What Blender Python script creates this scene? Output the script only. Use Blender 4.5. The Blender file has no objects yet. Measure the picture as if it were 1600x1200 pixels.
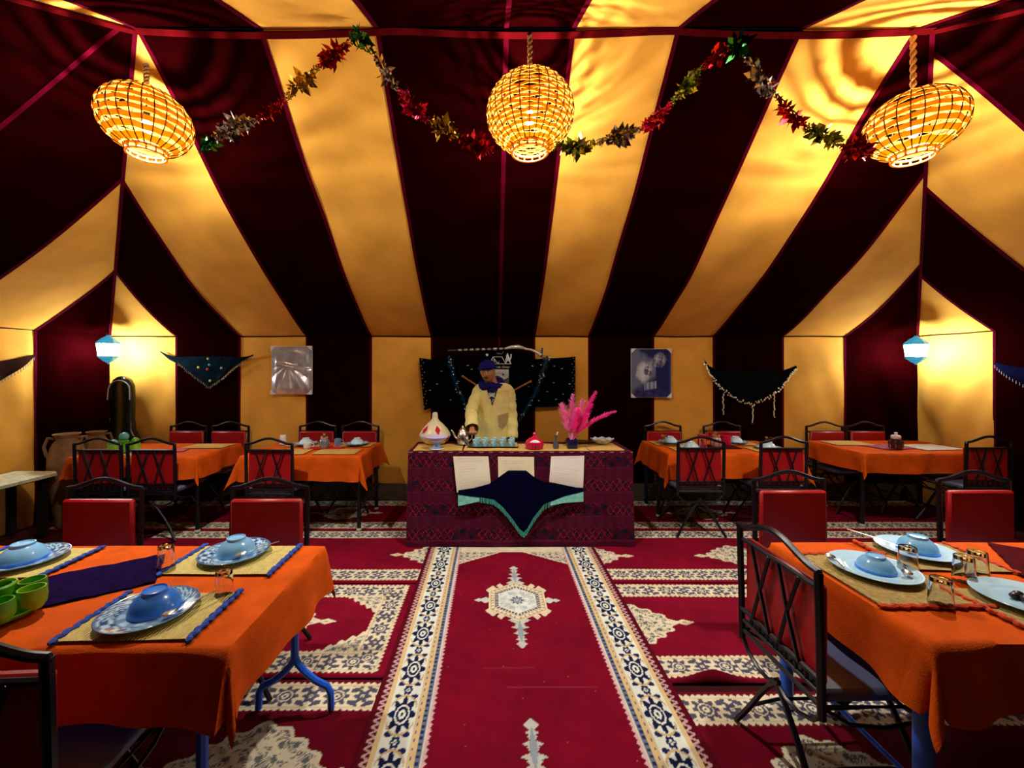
import bpy, bmesh, math, random
import numpy as np
from mathutils import Vector, Matrix
from math import sin, cos, pi, sqrt, atan2, radians
random.seed(7); np.random.seed(7)
S = bpy.context.scene
COL = S.collection

# ------------------------------------------------------------------ camera, world, exposure
F, CX, CY, H = 640.0, 768.0, 575.0, 1.6
cam_d = bpy.data.cameras.new('camera'); cam = bpy.data.objects.new('camera', cam_d); COL.objects.link(cam)
cam.location = (0, 0, H); cam.rotation_euler = (pi/2, 0, 0)
cam_d.sensor_width = 36; cam_d.lens = 36*F/1600
cam_d.shift_x = (800-CX)/1600; cam_d.shift_y = -(600-CY)/1600
cam_d.clip_start = .02; cam_d.clip_end = 60
S.camera = cam
w = bpy.data.worlds.new('night'); S.world = w; w.use_nodes = True
w.node_tree.nodes['Background'].inputs[0].default_value = (.02, .03, .06, 1)
w.node_tree.nodes['Background'].inputs[1].default_value = .2
S.view_settings.view_transform = 'Standard'; S.view_settings.look = 'None'
S.view_settings.gamma = 1; S.view_settings.use_curve_mapping = False
S.view_settings.exposure = 0.0
S.cycles.max_bounces = 8; S.cycles.diffuse_bounces = 4; S.cycles.glossy_bounces = 3
S.cycles.transmission_bounces = 8; S.cycles.transparent_max_bounces = 8
S.cycles.use_denoising = True; S.cycles.caustics_reflective = False; S.cycles.caustics_refractive = False
S.cycles.sample_clamp_indirect = 4
LAMP_W = 255.0; LAMP_COL = (1, .91, .78)       # bulb in each woven pendant
LANTERN_E = 210.0                              # glowing panes of the corner lanterns

def P(px, py, d):                               # pixel of the photograph at distance d -> point
    return Vector(((px-CX)*d/F, d, H-(py-CY)*d/F))
def L(r, g, b):
    f = lambda c: (c/255/12.92) if c <= 10 else ((c/255+.055)/1.055)**2.4
    return (f(r), f(g), f(b))

# ------------------------------------------------------------------ materials
MATS = {}
def mat(name, col=(.5,.5,.5), rough=.6, metal=0., var=0., vscale=6., bump=0., bscale=60., spec=.5,
        trans=0., emit=None, estr=0., attr=False, weave=False, transl=None, coat=0.):
    if name in MATS: return MATS[name]
    m = bpy.data.materials.new(name); m.use_nodes = True; MATS[name] = m
    nt = m.node_tree; n = nt.nodes; b = n['Principled BSDF']
    b.inputs['Base Color'].default_value = (*col, 1)
    b.inputs['Roughness'].default_value = rough; b.inputs['Metallic'].default_value = metal
    b.inputs['Specular IOR Level'].default_value = spec
    b.inputs['Transmission Weight'].default_value = trans
    b.inputs['Coat Weight'].default_value = coat
    tc = n.new('ShaderNodeTexCoord')
    src = None
    if attr:
        a = n.new('ShaderNodeAttribute'); a.attribute_name = 'paint'; src = a.outputs['Color']
    if var:
        nz = n.new('ShaderNodeTexNoise'); nz.inputs['Scale'].default_value = vscale; nz.inputs['Detail'].default_value = 5
        nt.links.new(tc.outputs['Object'], nz.inputs['Vector'])
        mr = n.new('ShaderNodeMapRange'); mr.inputs[1].default_value = .3; mr.inputs[2].default_value = .7
        mr.inputs[3].default_value = 1-var; mr.inputs[4].default_value = 1+var
        nt.links.new(nz.outputs['Fac'], mr.inputs[0])
        mx = n.new('ShaderNodeVectorMath'); mx.operation = 'SCALE'
        if src: nt.links.new(src, mx.inputs[0])
        else: mx.inputs[0].default_value = col
        nt.links.new(mr.outputs[0], mx.inputs['Scale']); src = mx.outputs[0]
    if src: nt.links.new(src, b.inputs['Base Color'])
    if bump:
        bp = n.new('ShaderNodeBump'); bp.inputs['Strength'].default_value = bump; bp.inputs['Distance'].default_value = .01
        if weave:
            tx = n.new('ShaderNodeTexWave'); tx.inputs['Scale'].default_value = bscale; tx.inputs['Distortion'].default_value = 1.5
            nt.links.new(tc.outputs['Object'], tx.inputs['Vector']); nt.links.new(tx.outputs['Fac'], bp.inputs['Height'])
        else:
            tx = n.new('ShaderNodeTexNoise'); tx.inputs['Scale'].default_value = bscale; tx.inputs['Detail'].default_value = 4
            nt.links.new(tc.outputs['Object'], tx.inputs['Vector']); nt.links.new(tx.outputs['Fac'], bp.inputs['Height'])
        nt.links.new(bp.outputs[0], b.inputs['Normal'])
    if emit:
        b.inputs['Emission Color'].default_value = (*emit, 1); b.inputs['Emission Strength'].default_value = estr
    if transl:
        t = n.new('ShaderNodeBsdfTranslucent'); t.inputs[0].default_value = (*transl, 1)
        ad = n.new('ShaderNodeAddShader')
        nt.links.new(b.outputs[0], ad.inputs[0]); nt.links.new(t.outputs[0], ad.inputs[1])
        nt.links.new(ad.outputs[0], n['Material Output'].inputs[0])
    return m

YELLOW = mat('ochre_canvas', (.82,.41,.062), .9, var=.12, vscale=3, bump=.25, bscale=180, spec=.05)
DARK = mat('maroon_canvas', (.0088,.0002,.0004), 1., var=.15, vscale=4, bump=.2, bscale=180, spec=.0)
TAPE = mat('maroon_tape', (.06,.0006,.007), 1., var=.15, vscale=20, spec=.02)
RIDGE = mat('red_webbing', (.06,.001,.002), 1., var=.2, vscale=15, spec=.02)
RATTAN = mat('rattan', (.055,.024,.0025), .7, var=.25, vscale=40, spec=.1, transl=(.13,.058,.0055))
RIB = mat('rattan_rib', (.03,.012,.002), .7, var=.2, vscale=30, spec=.1)
BULB = mat('bulb', (1,1,1), .4, emit=(1,.9,.7), estr=60)
ROPE = mat('jute_rope', (.38,.2,.06), .9, var=.3, vscale=90, bump=.6, bscale=120)
ORANGE = mat('orange_cloth', (.66,.095,.003), .9, var=.16, vscale=9, bump=.35, bscale=220, spec=.15)
IRON = mat('dark_iron', (.004,.005,.013), .36, .2, var=.2, vscale=20)
REDPAD = mat('red_vinyl', (.36,.004,.009), .42, var=.12, vscale=6, bump=.1, bscale=70, spec=.5)
SEAT = mat('navy_vinyl', (.10,.12,.25), .45, var=.15, vscale=8, spec=.6)
BLUEMETAL = mat('blue_metal', (.012,.13,.9), .4, .0, var=.12, vscale=14)
WOOD = mat('table_board', (.12,.06,.025), .6, var=.25, vscale=10, bump=.2, bscale=30)
PAINT = mat('painted_pile', attr=True, rough=.92, var=.10, vscale=14, bump=.4, bscale=260, spec=.08)
PRINT = mat('painted_print', attr=True, rough=.55, spec=.3)
GLAZEP = mat('painted_glaze', attr=True, rough=.16, spec=.6)
BLUEGL = mat('blue_glaze', (.045,.25,.95), .2, var=.14, vscale=18, spec=.6)
SKYGL = mat('sky_glaze', (.25,.60,1.0), .18, var=.08, vscale=12, spec=.6)
PALEGL = mat('pale_glaze', (.55,.78,.88), .2, var=.08, vscale=12, spec=.6)
STEEL = mat('steel', (.75,.78,.8), .22, 1.0, var=.06, vscale=20)
SILVER = mat('silver', (.8,.82,.82), .2, 1.0, var=.1, vscale=30, bump=.3, bscale=60)
GLASS = mat('tumbler_glass', (.95,.98,1), .03, trans=1.0, spec=.5)
STRAW = mat('straw_weave', (.55,.40,.13), .85, var=.25, vscale=60, bump=.8, bscale=28, weave=True)
YMAT = mat('yellow_weave', (.75,.62,.2), .85, var=.12, vscale=40, bump=.6, bscale=30, weave=True)
BLUEYARN = mat('blue_yarn', (.015,.06,.42), .85, var=.3, vscale=40, bump=.6, bscale=90)
ORYARN = mat('orange_yarn', (.55,.06,.006), .85, var=.3, vscale=40, bump=.6, bscale=90)
NAVYC = mat('navy_cloth', (.008,.0008,.040), 1., var=.5, vscale=30, bump=.4, bscale=120, spec=.05)
MAROONC = mat('maroon_napkin', (.07,.004,.007), 1., spec=.05, var=.5, vscale=45, bump=.4, bscale=120)
GREEN = mat('green_glaze', (.10,.42,.03), .22, var=.35, vscale=16, spec=.6)
TEALGL = mat('teal_glaze', (.10,.42,.40), .22, var=.3, vscale=16, spec=.6)
TAN = mat('tan_mat', (.72,.44,.11), .85, var=.14, vscale=25, bump=.5, bscale=40, weave=True)
BLACKC = mat('black_cloth', (.0015,.002,.0025), 1., var=.4, vscale=15, bump=.3, bscale=90, spec=.04)
NIGHTC = mat('dark_blue_cloth', (.0015,.0015,.022), .95, var=.3, vscale=12, bump=.3, bscale=90, spec=.04)
TEALC = mat('dark_teal_cloth', (.001,.008,.016), .95, var=.4, vscale=16, bump=.3, bscale=90, spec=.04)
TEALF = mat('teal_fringe', (.06,.42,.36), .8, var=.3, vscale=60)
CREAM = mat('cream_ceramic', (.82,.72,.48), .3, var=.06, vscale=10, spec=.5)
WHITE = mat('white_ceramic', (.85,.87,.9), .22, spec=.5)
LILAC = mat('lilac_ceramic', (.55,.5,.9), .25, spec=.5)
REDGL = mat('red_glaze', (.55,.006,.05), .25, var=.1, vscale=20, spec=.6)
REDC = mat('red_cloth', (.6,.015,.008), .85, var=.15, vscale=20, bump=.3, bscale=120)
CLAY = mat('clay', (.22,.125,.055), .85, var=.22, vscale=14, bump=.4, bscale=50)
BLACKG = mat('black_gloss', (.006,.009,.009), .22, var=.2, vscale=12, spec=.6)
GREYTRIM = mat('grey_piping', (.45,.5,.5), .5)
PINK = mat('pink_plume', (.95,.10,.55), .9, var=.2, vscale=40, transl=(.25,.02,.15))
PINKL = mat('pale_pink_plume', (.95,.42,.72), .9, var=.2, vscale=40, transl=(.25,.08,.17))
INK = mat('dark_blue_pot', (.006,.01,.06), .3, var=.15, vscale=12)
PAPER = mat('paper_white', (.8,.8,.78), .7)
SKIN = mat('skin', (.50,.215,.10), .5, var=.1, vscale=22, spec=.35)
ROBE = mat('yellow_robe', (.95,.86,.34), .85, var=.10, vscale=9, bump=.12, bscale=260, spec=.1)
POCKET = mat('pocket_cloth', (.50,.39,.17), .85, var=.15, vscale=20, bump=.4, bscale=140)
TURBAN = mat('blue_cloth', (.006,.006,.17), .8, var=.25, vscale=22, bump=.4, bscale=60, spec=.2)
HAIR = mat('dark_hair', (.012,.006,.004), .7)
EYEW = mat('eye_white', (.6,.55,.5), .3)
LIP = mat('lip', (.20,.04,.03), .5)
SHIRT = mat('black_shirt', (.012,.014,.02), .8, var=.2, vscale=20)
GOLDW = mat('golden_wood', (.45,.20,.03), .5, var=.2, vscale=30)
BLUEFR = mat('blue_tinsel', (.01,.10,.24), .3, .5, var=.4, vscale=40)
WHITEDOT = mat('sequin', (.8,.85,.85), .25, .6)
COIN = mat('coin', (.7,.62,.4), .3, .9)
FOIL = {'green': mat('foil_green', (.03,.22,.05), .2, .9, var=.4, vscale=20), 'silver': mat('foil_silver', (.7,.68,.62), .18, 1., var=.2, vscale=20),
        'red': mat('foil_red', (.5,.008,.012), .22, .85, var=.3, vscale=20), 'pink': mat('foil_pink', (.75,.03,.12), .22, .85, var=.3, vscale=20),
        'gold': mat('foil_gold', (.62,.42,.05), .2, .95, var=.25, vscale=20), 'lime': mat('foil_lime', (.42,.5,.08), .2, .9, var=.3, vscale=20)}
LGLASS = mat('lantern_glass', (.8,.95,1), .3, emit=(.86,.93,1), estr=LANTERN_E)
LBLUE = mat('lantern_blue', (.05,.30,.42), .35, .3, emit=(.05,.45,.7), estr=.6)
FLOORM = mat('floor_cover', (.035,.004,.006), .9, var=.3, vscale=5, bump=.3, bscale=120, spec=.1)

# ------------------------------------------------------------------ mesh helpers
class MB:
    def __init__(s): s.v = []; s.f = []
    def add(s, vs, fs):
        o = len(s.v); s.v += [tuple(p) for p in vs]; s.f += [tuple(i+o for i in f) for f in fs]; return s
    def box(s, c, d, rot=None, bevel=0):
        x,y,z = d[0]/2, d[1]/2, d[2]/2
        if bevel:
            b = min(bevel, x*.9, y*.9, z*.9); vs = []; fs = []
            idx = {}
            for sx in (-1,1):
                for sy in (-1,1):
                    for sz in (-1,1):
                        for k in range(3):
                            p = [sx*(x-b), sy*(y-b), sz*(z-b)]; p[k] = (sx*x, sy*y, sz*z)[k]
                            idx[(sx,sy,sz,k)] = len(vs); vs.append(p)
            bm = bmesh.new()
            for p in vs: bm.verts.new(p)
            r = bmesh.ops.convex_hull(bm, input=bm.verts[:]); bm.verts.index_update()
            vs = [v.co.copy() for v in bm.verts]; fs = [[v.index for v in f.verts] for f in bm.faces]; bm.free()
        else:
            vs = [(-x,-y,-z),(x,-y,-z),(x,y,-z),(-x,y,-z),(-x,-y,z),(x,-y,z),(x,y,z),(-x,y,z)]
            fs = [(0,3,2,1),(4,5,6,7),(0,1,5,4),(1,2,6,5),(2,3,7,6),(3,0,4,7)]
        vs = [Vector(p) for p in vs]
        if rot is not None: vs = [rot @ p for p in vs]
        return s.add([p+Vector(c) for p in vs], fs)
    def tube(s, pts, r, n=8, closed=False, caps=True, flat=1.0):
        pts = [Vector(p) for p in pts]; m = len(pts)
        rs = r if hasattr(r, '__len__') else [r]*m
        vs = []; prev = None
        for i,p in enumerate(pts):
            a = pts[(i-1) % m] if (closed or i > 0) else p
            b = pts[(i+1) % m] if (closed or i < m-1) else p
            t = (b-a); t = t.normalized() if t.length > 1e-9 else Vector((0,0,1))
            if prev is None:
                u = t.cross(Vector((0,0,1)))
                if u.length < .05: u = t.cross(Vector((0,1,0)))
            else: u = prev - t*prev.dot(t)
            u.normalize(); prev = u; q = t.cross(u)
            for k in range(n):
                an = 2*pi*k/n + pi/n
                vs.append(p + (u*cos(an)+q*sin(an)*flat)*rs[i])
        fs = []
        for i in range(m if closed else m-1):
            j = (i+1) % m
            for k in range(n):
                l = (k+1) % n; fs.append((i*n+k, i*n+l, j*n+l, j*n+k))
        if caps and not closed:
            fs.append(tuple(range(n))[::-1]); fs.append(tuple((m-1)*n+k for k in range(n)))
        return s.add(vs, fs)
    def lathe(s, prof, n=24, c=(0,0,0), sy=1.0, sx=1.0):
        vs = []; fs = []
        for r,z in prof:
            for k in range(n):
                a = 2*pi*k/n; vs.append((c[0]+r*cos(a)*sx, c[1]+r*sin(a)*sy, c[2]+z))
        for i in range(len(prof)-1):
            for k in range(n):
                l = (k+1) % n; fs.append((i*n+k, i*n+l, (i+1)*n+l, (i+1)*n+k))
        if prof[0][0] > 1e-6: fs.append(tuple(range(n))[::-1])
        if prof[-1][0] > 1e-6: fs.append(tuple((len(prof)-1)*n+k for k in range(n)))
        return s.add(vs, fs)
    def loft(s, rings, caps=True):
        n = len(rings[0]); vs = [p for r in rings for p in r]; fs = []
        for i in range(len(rings)-1):
            for k in range(n):
                l = (k+1) % n; fs.append((i*n+k, i*n+l, (i+1)*n+l, (i+1)*n+k))
        if caps: fs.append(tuple(range(n))[::-1]); fs.append(tuple((len(rings)-1)*n+k for k in range(n)))
        return s.add(vs, fs)
    def grid(s, nu, nv, fn, keep=None):
        vs = [fn(i/nu, j/nv) for j in range(nv+1) for i in range(nu+1)]; fs = []
        for j in range(nv):
            for i in range(nu):
                if keep and not keep((i+.5)/nu, (j+.5)/nv): continue
                a = j*(nu+1)+i; fs.append((a, a+1, a+nu+2, a+nu+1))
        return s.add(vs, fs)
    def ball(s, c, r, n=10, m=6, sc=(1,1,1)):
        vs = [(c[0], c[1], c[2]-r*sc[2])]; fs = []
        for j in range(1, m):
            t = pi*j/m
            for k in range(n):
                a = 2*pi*k/n; vs.append((c[0]+r*sc[0]*sin(t)*cos(a), c[1]+r*sc[1]*sin(t)*sin(a), c[2]-r*sc[2]*cos(t)))
        vs.append((c[0], c[1], c[2]+r*sc[2])); e = len(vs)-1
        for k in range(n):
            l = (k+1) % n; fs.append((0, 1+l, 1+k)); fs.append((e, 1+(m-2)*n+k, 1+(m-2)*n+l))
            for j in range(m-2): fs.append((1+j*n+k, 1+j*n+l, 1+(j+1)*n+l, 1+(j+1)*n+k))
        return s.add(vs, fs)
    def plate(s, outline, t, axis=1):            # extruded flat outline; points given as (a, b) in the plane across axis
        n = len(outline)
        def mk(a,b,h): return (a,h,b) if axis == 1 else ((h,a,b) if axis == 0 else (a,b,h))
        vs = [mk(a,b,-t/2) for a,b in outline]+[mk(a,b,t/2) for a,b in outline]
        fs = [tuple(range(n)), tuple(range(2*n-1, n-1, -1))]+[(i,i+n,(i+1)%n+n,(i+1)%n) for i in range(n)]
        return s.add(vs, fs)
    def move(s, off):
        s.v = [tuple(Vector(p)+Vector(off)) for p in s.v]; return s
    def xf(s, M): s.v = [tuple(M @ Vector(p)) for p in s.v]; return s
    def mesh(s, name, m, angle=40, fixn=False):
        me = bpy.data.meshes.new(name); me.from_pydata(s.v, [], s.f)
        if fixn:
            bm = bmesh.new(); bm.from_mesh(me); bmesh.ops.recalc_face_normals(bm, faces=bm.faces); bm.to_mesh(me); bm.free()
        if m: me.materials.append(m)
        me.polygons.foreach_set('use_smooth', [True]*len(me.polygons))
        me.set_sharp_from_angle(angle=radians(angle)); return me
    def build(s, name, m, parent=None, angle=40, fixn=True, loc=None, label=None):
        o = bpy.data.objects.new(name, s.mesh(name, m, angle, fixn)); COL.objects.link(o)
        if parent: o.parent = parent
        if loc is not None: o.location = loc
        if label: o['label'] = label
        return o
def inst(name, me, parent, M=None):
    o = bpy.data.objects.new(name, me); COL.objects.link(o); o.parent = parent
    if M is not None: o.matrix_local = M
    return o
def thing(name, label, cat, loc=(0,0,0), rz=0, group=None):
    o = bpy.data.objects.new(name, None); COL.objects.link(o); o.empty_display_size = .05
    o.location = loc; o.rotation_euler = (0,0,rz); return tag(o, label, cat, group)
def tag(o, label, cat, group=None):
    o['label'] = label; o['category'] = cat
    if group: o['group'] = group
    return o
def struct(name):
    o = bpy.data.objects.new(name, None); COL.objects.link(o); o['kind'] = 'structure'; return o
def dup(root, loc, rz, label, group=None):
    r = root.copy(); COL.objects.link(r); r.location = loc; r.rotation_euler = (0,0,rz); r['label'] = label
    if group: r['group'] = group
    def rec(a, b):
        for ch in a.children:
            c = ch.copy(); COL.objects.link(c); c.parent = b; rec(ch, c)
    rec(root, r); return r
def painted(name, m, parent, pos, col, nx, ny):     # pos, col: (ny, nx, 3) arrays -> one mesh with a colour per vertex
    me = bpy.data.meshes.new(name); N = nx*ny
    me.vertices.add(N); me.vertices.foreach_set('co', pos.reshape(-1).astype(np.float32))
    a = (np.arange(ny-1)[:,None]*nx+np.arange(nx-1)[None,:]).reshape(-1)
    q = np.stack([a, a+1, a+nx+1, a+nx], 1).astype(np.int32); nq = len(q)
    me.loops.add(nq*4); me.loops.foreach_set('vertex_index', q.reshape(-1))
    me.polygons.add(nq); me.polygons.foreach_set('loop_start', np.arange(nq, dtype=np.int32)*4)
    me.polygons.foreach_set('use_smooth', np.ones(nq, dtype=bool))
    me.update(calc_edges=True); me.validate()
    at = me.color_attributes.new('paint', 'FLOAT_COLOR', 'POINT')
    c4 = np.ones((N,4), np.float32); c4[:,:3] = col.reshape(-1,3); at.data.foreach_set('color', c4.reshape(-1))
    me.materials.append(m); o = bpy.data.objects.new(name, me); COL.objects.link(o)
    if parent: o.parent = parent
    return o

# ------------------------------------------------------------------ tent shell
XL, XR, YB, YF = -4.66, 5.20, 5.0, -1.54
EZ, K, KF = 1.99, .74, .427
AX, BX, RY = XL+2.39, XR-2.39, 2.61              # ridge from (AX,RY) to (BX,RY)
XB = [-4.66,-3.84,-3.07,-2.25,-1.47,-.727,.094,.52,1.19,1.97,2.71,3.55,4.31,5.2]
XC = 'YDYDYDDYDYDYD'
YLB = [5.0,4.18,3.40,2.55,1.75,.95,.15,-.7,-1.54]; YLC = 'DYDDYDYD'
YRB = [5.0,4.23,3.46,2.70,1.95,1.15,.35,-.6,-1.54]; YRC = 'YDYDDYDY'
def vn(x, y, z):
    return sin(x*1.7+y*2.3+1.1)*sin(z*2.9+x*.7)+.6*sin(x*4.1-z*3.3+y*1.9)*sin(y*3.7+z*1.3+2)+.35*sin(x*9+y*7.3+z*5.1)
def roof_back(x, s):
    sm = max(1e-4, min(2.39, x-XL, XR-x)); fr = s/2.39
    e = 1-math.exp(-max(0, min(x-XL, XR-x)-s)/.5)
    d = (.125*sin(pi*min(1,fr)**.85)+.024*vn(x,YB-s,EZ)*sin(pi*min(1,fr)))*e
    return (x, YB-s-d*.59*.4, EZ+K*s-d)
def roof_front(x, u):
    fr = u/4.15; um = max(0, min(4.15, (x-XL)*4.15/2.39, (XR-x)*4.15/2.39)); e = 1-math.exp(-max(0, um-u)/.5)
    d = (.10*sin(pi*fr)+.012*vn(x,u,2))*e*min(1, u*3)
    return (x, YF+u, EZ+KF*u-d)
def roof_left(y, t, sg=1):
    tm = max(0, min(YB-y, (y-YF)*2.39/4.15)); e = 1-math.exp(-max(0, tm-t)/.5)
    d = (.10*sin(pi*min(1,t/2.39))+.012*vn(y,t,3+sg))*e
    return ((XL+t) if sg > 0 else (XR-t), y, EZ+K*t-d)
def smax_b(x): return max(0, min(2.39, x-XL, XR-x))
def smax_f(x): return max(0, min(4.15, (x-XL)*4.15/2.39, (XR-x)*4.15/2.39))
def tmax(y): return max(0, min(YB-y, (y-YF)*2.39/4.15))
def cm(c): return YELLOW if c == 'Y' else DARK
def cols(a, b, extra, n):
    u = sorted(set([a+(b-a)*i/n for i in range(n+1)]+[e for e in extra if min(a,b) < e < max(a,b)]))
    return u
def sheet(name, us, fn, mx, n, m, parent):
    g = MB(); k = len(us)
    vs = [fn(u, mx(u)*j/n) for j in range(n+1) for u in us]
    fs = [(j*k+i, j*k+i+1, (j+1)*k+i+1, (j+1)*k+i) for j in range(n) for i in range(k-1)]
    g.add(vs, fs); return g.build(name, m, parent, 60)
def ribbon(name, pts, nrm, wid, m, parent, off=.006):
    g = MB(); n = len(pts); vs = []
    for i,p in enumerate(pts):
        p = Vector(p); t = (Vector(pts[min(i+1,n-1)])-Vector(pts[max(i-1,0)])).normalized()
        q = t.cross(nrm).normalized(); nn = nrm.normalized()
        for a,b in ((-1,1),(1,1),(1,0),(-1,0)): vs.append(p+q*wid/2*a+nn*(off*b+.001))
    fs = []
    for i in range(n-1):
        for k in range(4): fs.append((i*4+k, i*4+(k+1)%4, (i+1)*4+(k+1)%4, (i+1)*4+k))
    fs += [(0,1,2,3), tuple((n-1)*4+k for k in (3,2,1,0))]
    g.add(vs, fs); return g.build(name, m, parent, 40)

ceil_o = struct('ceiling')
for i,c in enumerate(XC):
    a, b = XB[i], XB[i+1]; us = cols(a, b, (AX, BX), 10)
    sheet('fabric_panel', us, roof_back, smax_b, 30, cm(c), ceil_o)
    sheet('fabric_panel', us, roof_front, smax_f, 20, cm(c), ceil_o)
for bs, cs, sg in ((YLB,YLC,1),(YRB,YRC,-1)):
    for i,c in enumerate(cs):
        us = cols(bs[i+1], bs[i], (RY,), 10)
        sheet('fabric_panel', us, lambda y,t: roof_left(y,t,sg), tmax, 24, cm(c), ceil_o)
NB = Vector((0,-K,-1)); NF = Vector((0,KF,-1)); NL = Vector((K,0,-1)); NR = Vector((-K,0,-1))
for x in XB[1:-1]:
    ribbon('seam_tape', [roof_back(x, smax_b(x)*j/30) for j in range(31)], NB, .028 if abs(x-.094) > .01 else .034, TAPE, ceil_o)
    ribbon('seam_tape', [roof_front(x, smax_f(x)*j/20) for j in range(21)], NF, .03, TAPE, ceil_o)
for bs, sg, nn in ((YLB,1,NL),(YRB,-1,NR)):
    for y in bs[1:-1]:
        ribbon('seam_tape', [roof_left(y, tmax(y)*j/24, sg) for j in range(25)], nn, .028, TAPE, ceil_o)
zr = EZ+K*2.39
ribbon('ridge_webbing', [(AX+(BX-AX)*j/40, RY-.01, zr-.012-.03*abs(sin(pi*j/40*3))) for j in range(41)], Vector((0,-.3,-1)), .042, RIDGE, ceil_o, .01)
for (xa, ya, xb_) in ((XL, YB, AX),(XR, YB, BX),(XL, YF, AX),(XR, YF, BX)):
    ribbon('hip_webbing', [(xa+(xb_-xa)*j/20, ya+(RY-ya)*j/20, EZ+(zr-EZ)*j/20-.012) for j in range(21)], Vector((.3 if xa < 0 else -.3, -.3 if ya > 0 else .3, -1)), .024 if ya > 0 else .045, TAPE if ya > 0 else RIDGE, ceil_o, .01)

def wall_panel(parent, p0, p1, m, inward, phase):
    def fn(u, v):
        x = p0[0]+(p1[0]-p0[0])*u; y = p0[1]+(p1[1]-p0[1])*u; z = EZ*v
        near = min(abs(x-XL)+abs(y-YB), abs(x-XR)+abs(y-YB)); amp = .006+.065*math.exp(-(near/.95)**2)
        e = min(1, 12*u*(1-u))*min(1, 6*(1-v))
        d = amp*(vn(x*2.2, y*2.2, z*1.4+phase)+.8*sin(14*(x+y)+2.5*sin(z*3+phase))*(1-v)*.8)*e*.6+.008*sin(pi*v)
        return (x+inward[0]*d, y+inward[1]*d, z)
    MB().grid(16, 30, fn).build('fabric_panel', m, parent, 60)
for nm, cs, bs, mk, inward in (('wall_back', XC, XB, lambda t: (t, YB), (0,-1)), ('wall_front', XC, XB, lambda t: (t, YF), (0,1)),
                            ('wall_left', YLC, YLB, lambda t: (XL, t), (1,0)), ('wall_right', YRC, YRB, lambda t: (XR, t), (-1,0))):
    wo = struct(nm)
    for i,c in enumerate(cs): wall_panel(wo, mk(bs[i]), mk(bs[i+1]), cm(c) if nm != 'wall_front' else DARK, inward, i*1.3)
    for t in bs[1:-1]:
        x,y = mk(t)
        ribbon('seam_tape', [(x+inward[0]*.002, y+inward[1]*.002, EZ*j/12) for j in range(13)], Vector((*inward, 0)), .026, TAPE, wo)
    a, b = mk(bs[0]), mk(bs[-1])
    ribbon('eave_tape', [(a[0]+(b[0]-a[0])*j/30+inward[0]*.004, a[1]+(b[1]-a[1])*j/30+inward[1]*.004, EZ-.006+.004*sin(j*2.)) for j in range(31)], Vector((*inward, 0)), .012, DARK, wo)
fl = MB().grid(20, 14, lambda u,v: (XL-.1+(XR-XL+.2)*u, YF-.1+(YB-YF+.2)*v, -.012)).build('floor', FLOORM); fl['kind'] = 'structure'
for nm, x0, x1, y in (('baseboard_back', XL+.05, XR-.05, YB-.03),):
    o = MB().grid(60, 3, lambda u,v: (x0+(x1-x0)*u, y-.012*v-.006*sin(u*90), .20*(1-v)+.0)).build(nm, mat('grey_skirt', (.10,.075,.05), .9, var=.3, vscale=8)); o['kind'] = 'structure'

# ------------------------------------------------------------------ rugs (pile colour painted per vertex, computed here)
RED_, REDD, CRM, TANC, WHT, BLU, GRY, PNK = map(np.array, ((.165,.0013,.016),(.085,.0013,.010),(.64,.58,.43),(.60,.46,.24),(.68,.74,.70),(.006,.011,.055),(.13,.17,.24),(.60,.40,.42)))
def mixc(c, k, col):
    k = np.clip(k, 0, 1)[..., None]; return c*(1-k)+np.asarray(col)*k
def rosette(u, v, p=8):
    r = np.hypot(u, v)+1e-9; t = np.arctan2(v, u)
    m = (np.abs(r-.68-.10*np.cos(p*t)) < .22*(.55+.45*np.cos(p*t))+.03) | (np.abs(r-.34) < .085) | (r < .10)
    return m.astype(float)
def sprig(u, v):
    m = np.zeros_like(u, dtype=float)
    for sx in (-1, 1):
        for sy in (-1, 1):
            a, b = u*sx, v*sy
            m = np.maximum(m, (((a-.55)/.30)**2+((b-.48)/.18+(a-.5))**2 < 1).astype(float))
            m = np.maximum(m, (((a-.25)/.13)**2+((b-.72)/.16)**2 < 1).astype(float))
            m = np.maximum(m, (((a-.72)/.12)**2+((b-.85)/.13)**2 < 1).astype(float))
    r = np.hypot(u, v); t = np.arctan2(v, u)
    return np.maximum(m, ((np.abs(r-.24-.05*np.cos(6*t)) < .08) | (r < .06)).astype(float))
def field_mottle(c, X, Y, k=.12):
    n = np.sin(X*7+Y*3)*np.sin(Y*9-X*2)+.5*np.sin(X*23+Y*17)*np.sin(Y*31-X*11)
    return c*(1+k*n)[..., None]
def lattice(u, v, q):
    a = np.sin(u*q+1.5*np.sin(v*q*.7)); b = np.sin(v*q*1.1+1.4*np.sin(u*q*.6)); c = np.sin((u+v)*q*.62)*np.sin((u-v)*q*.58)
    return ((np.abs(a*b-.18) < .17) | (c > .62) | (a*b > .72)).astype(float)
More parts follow.
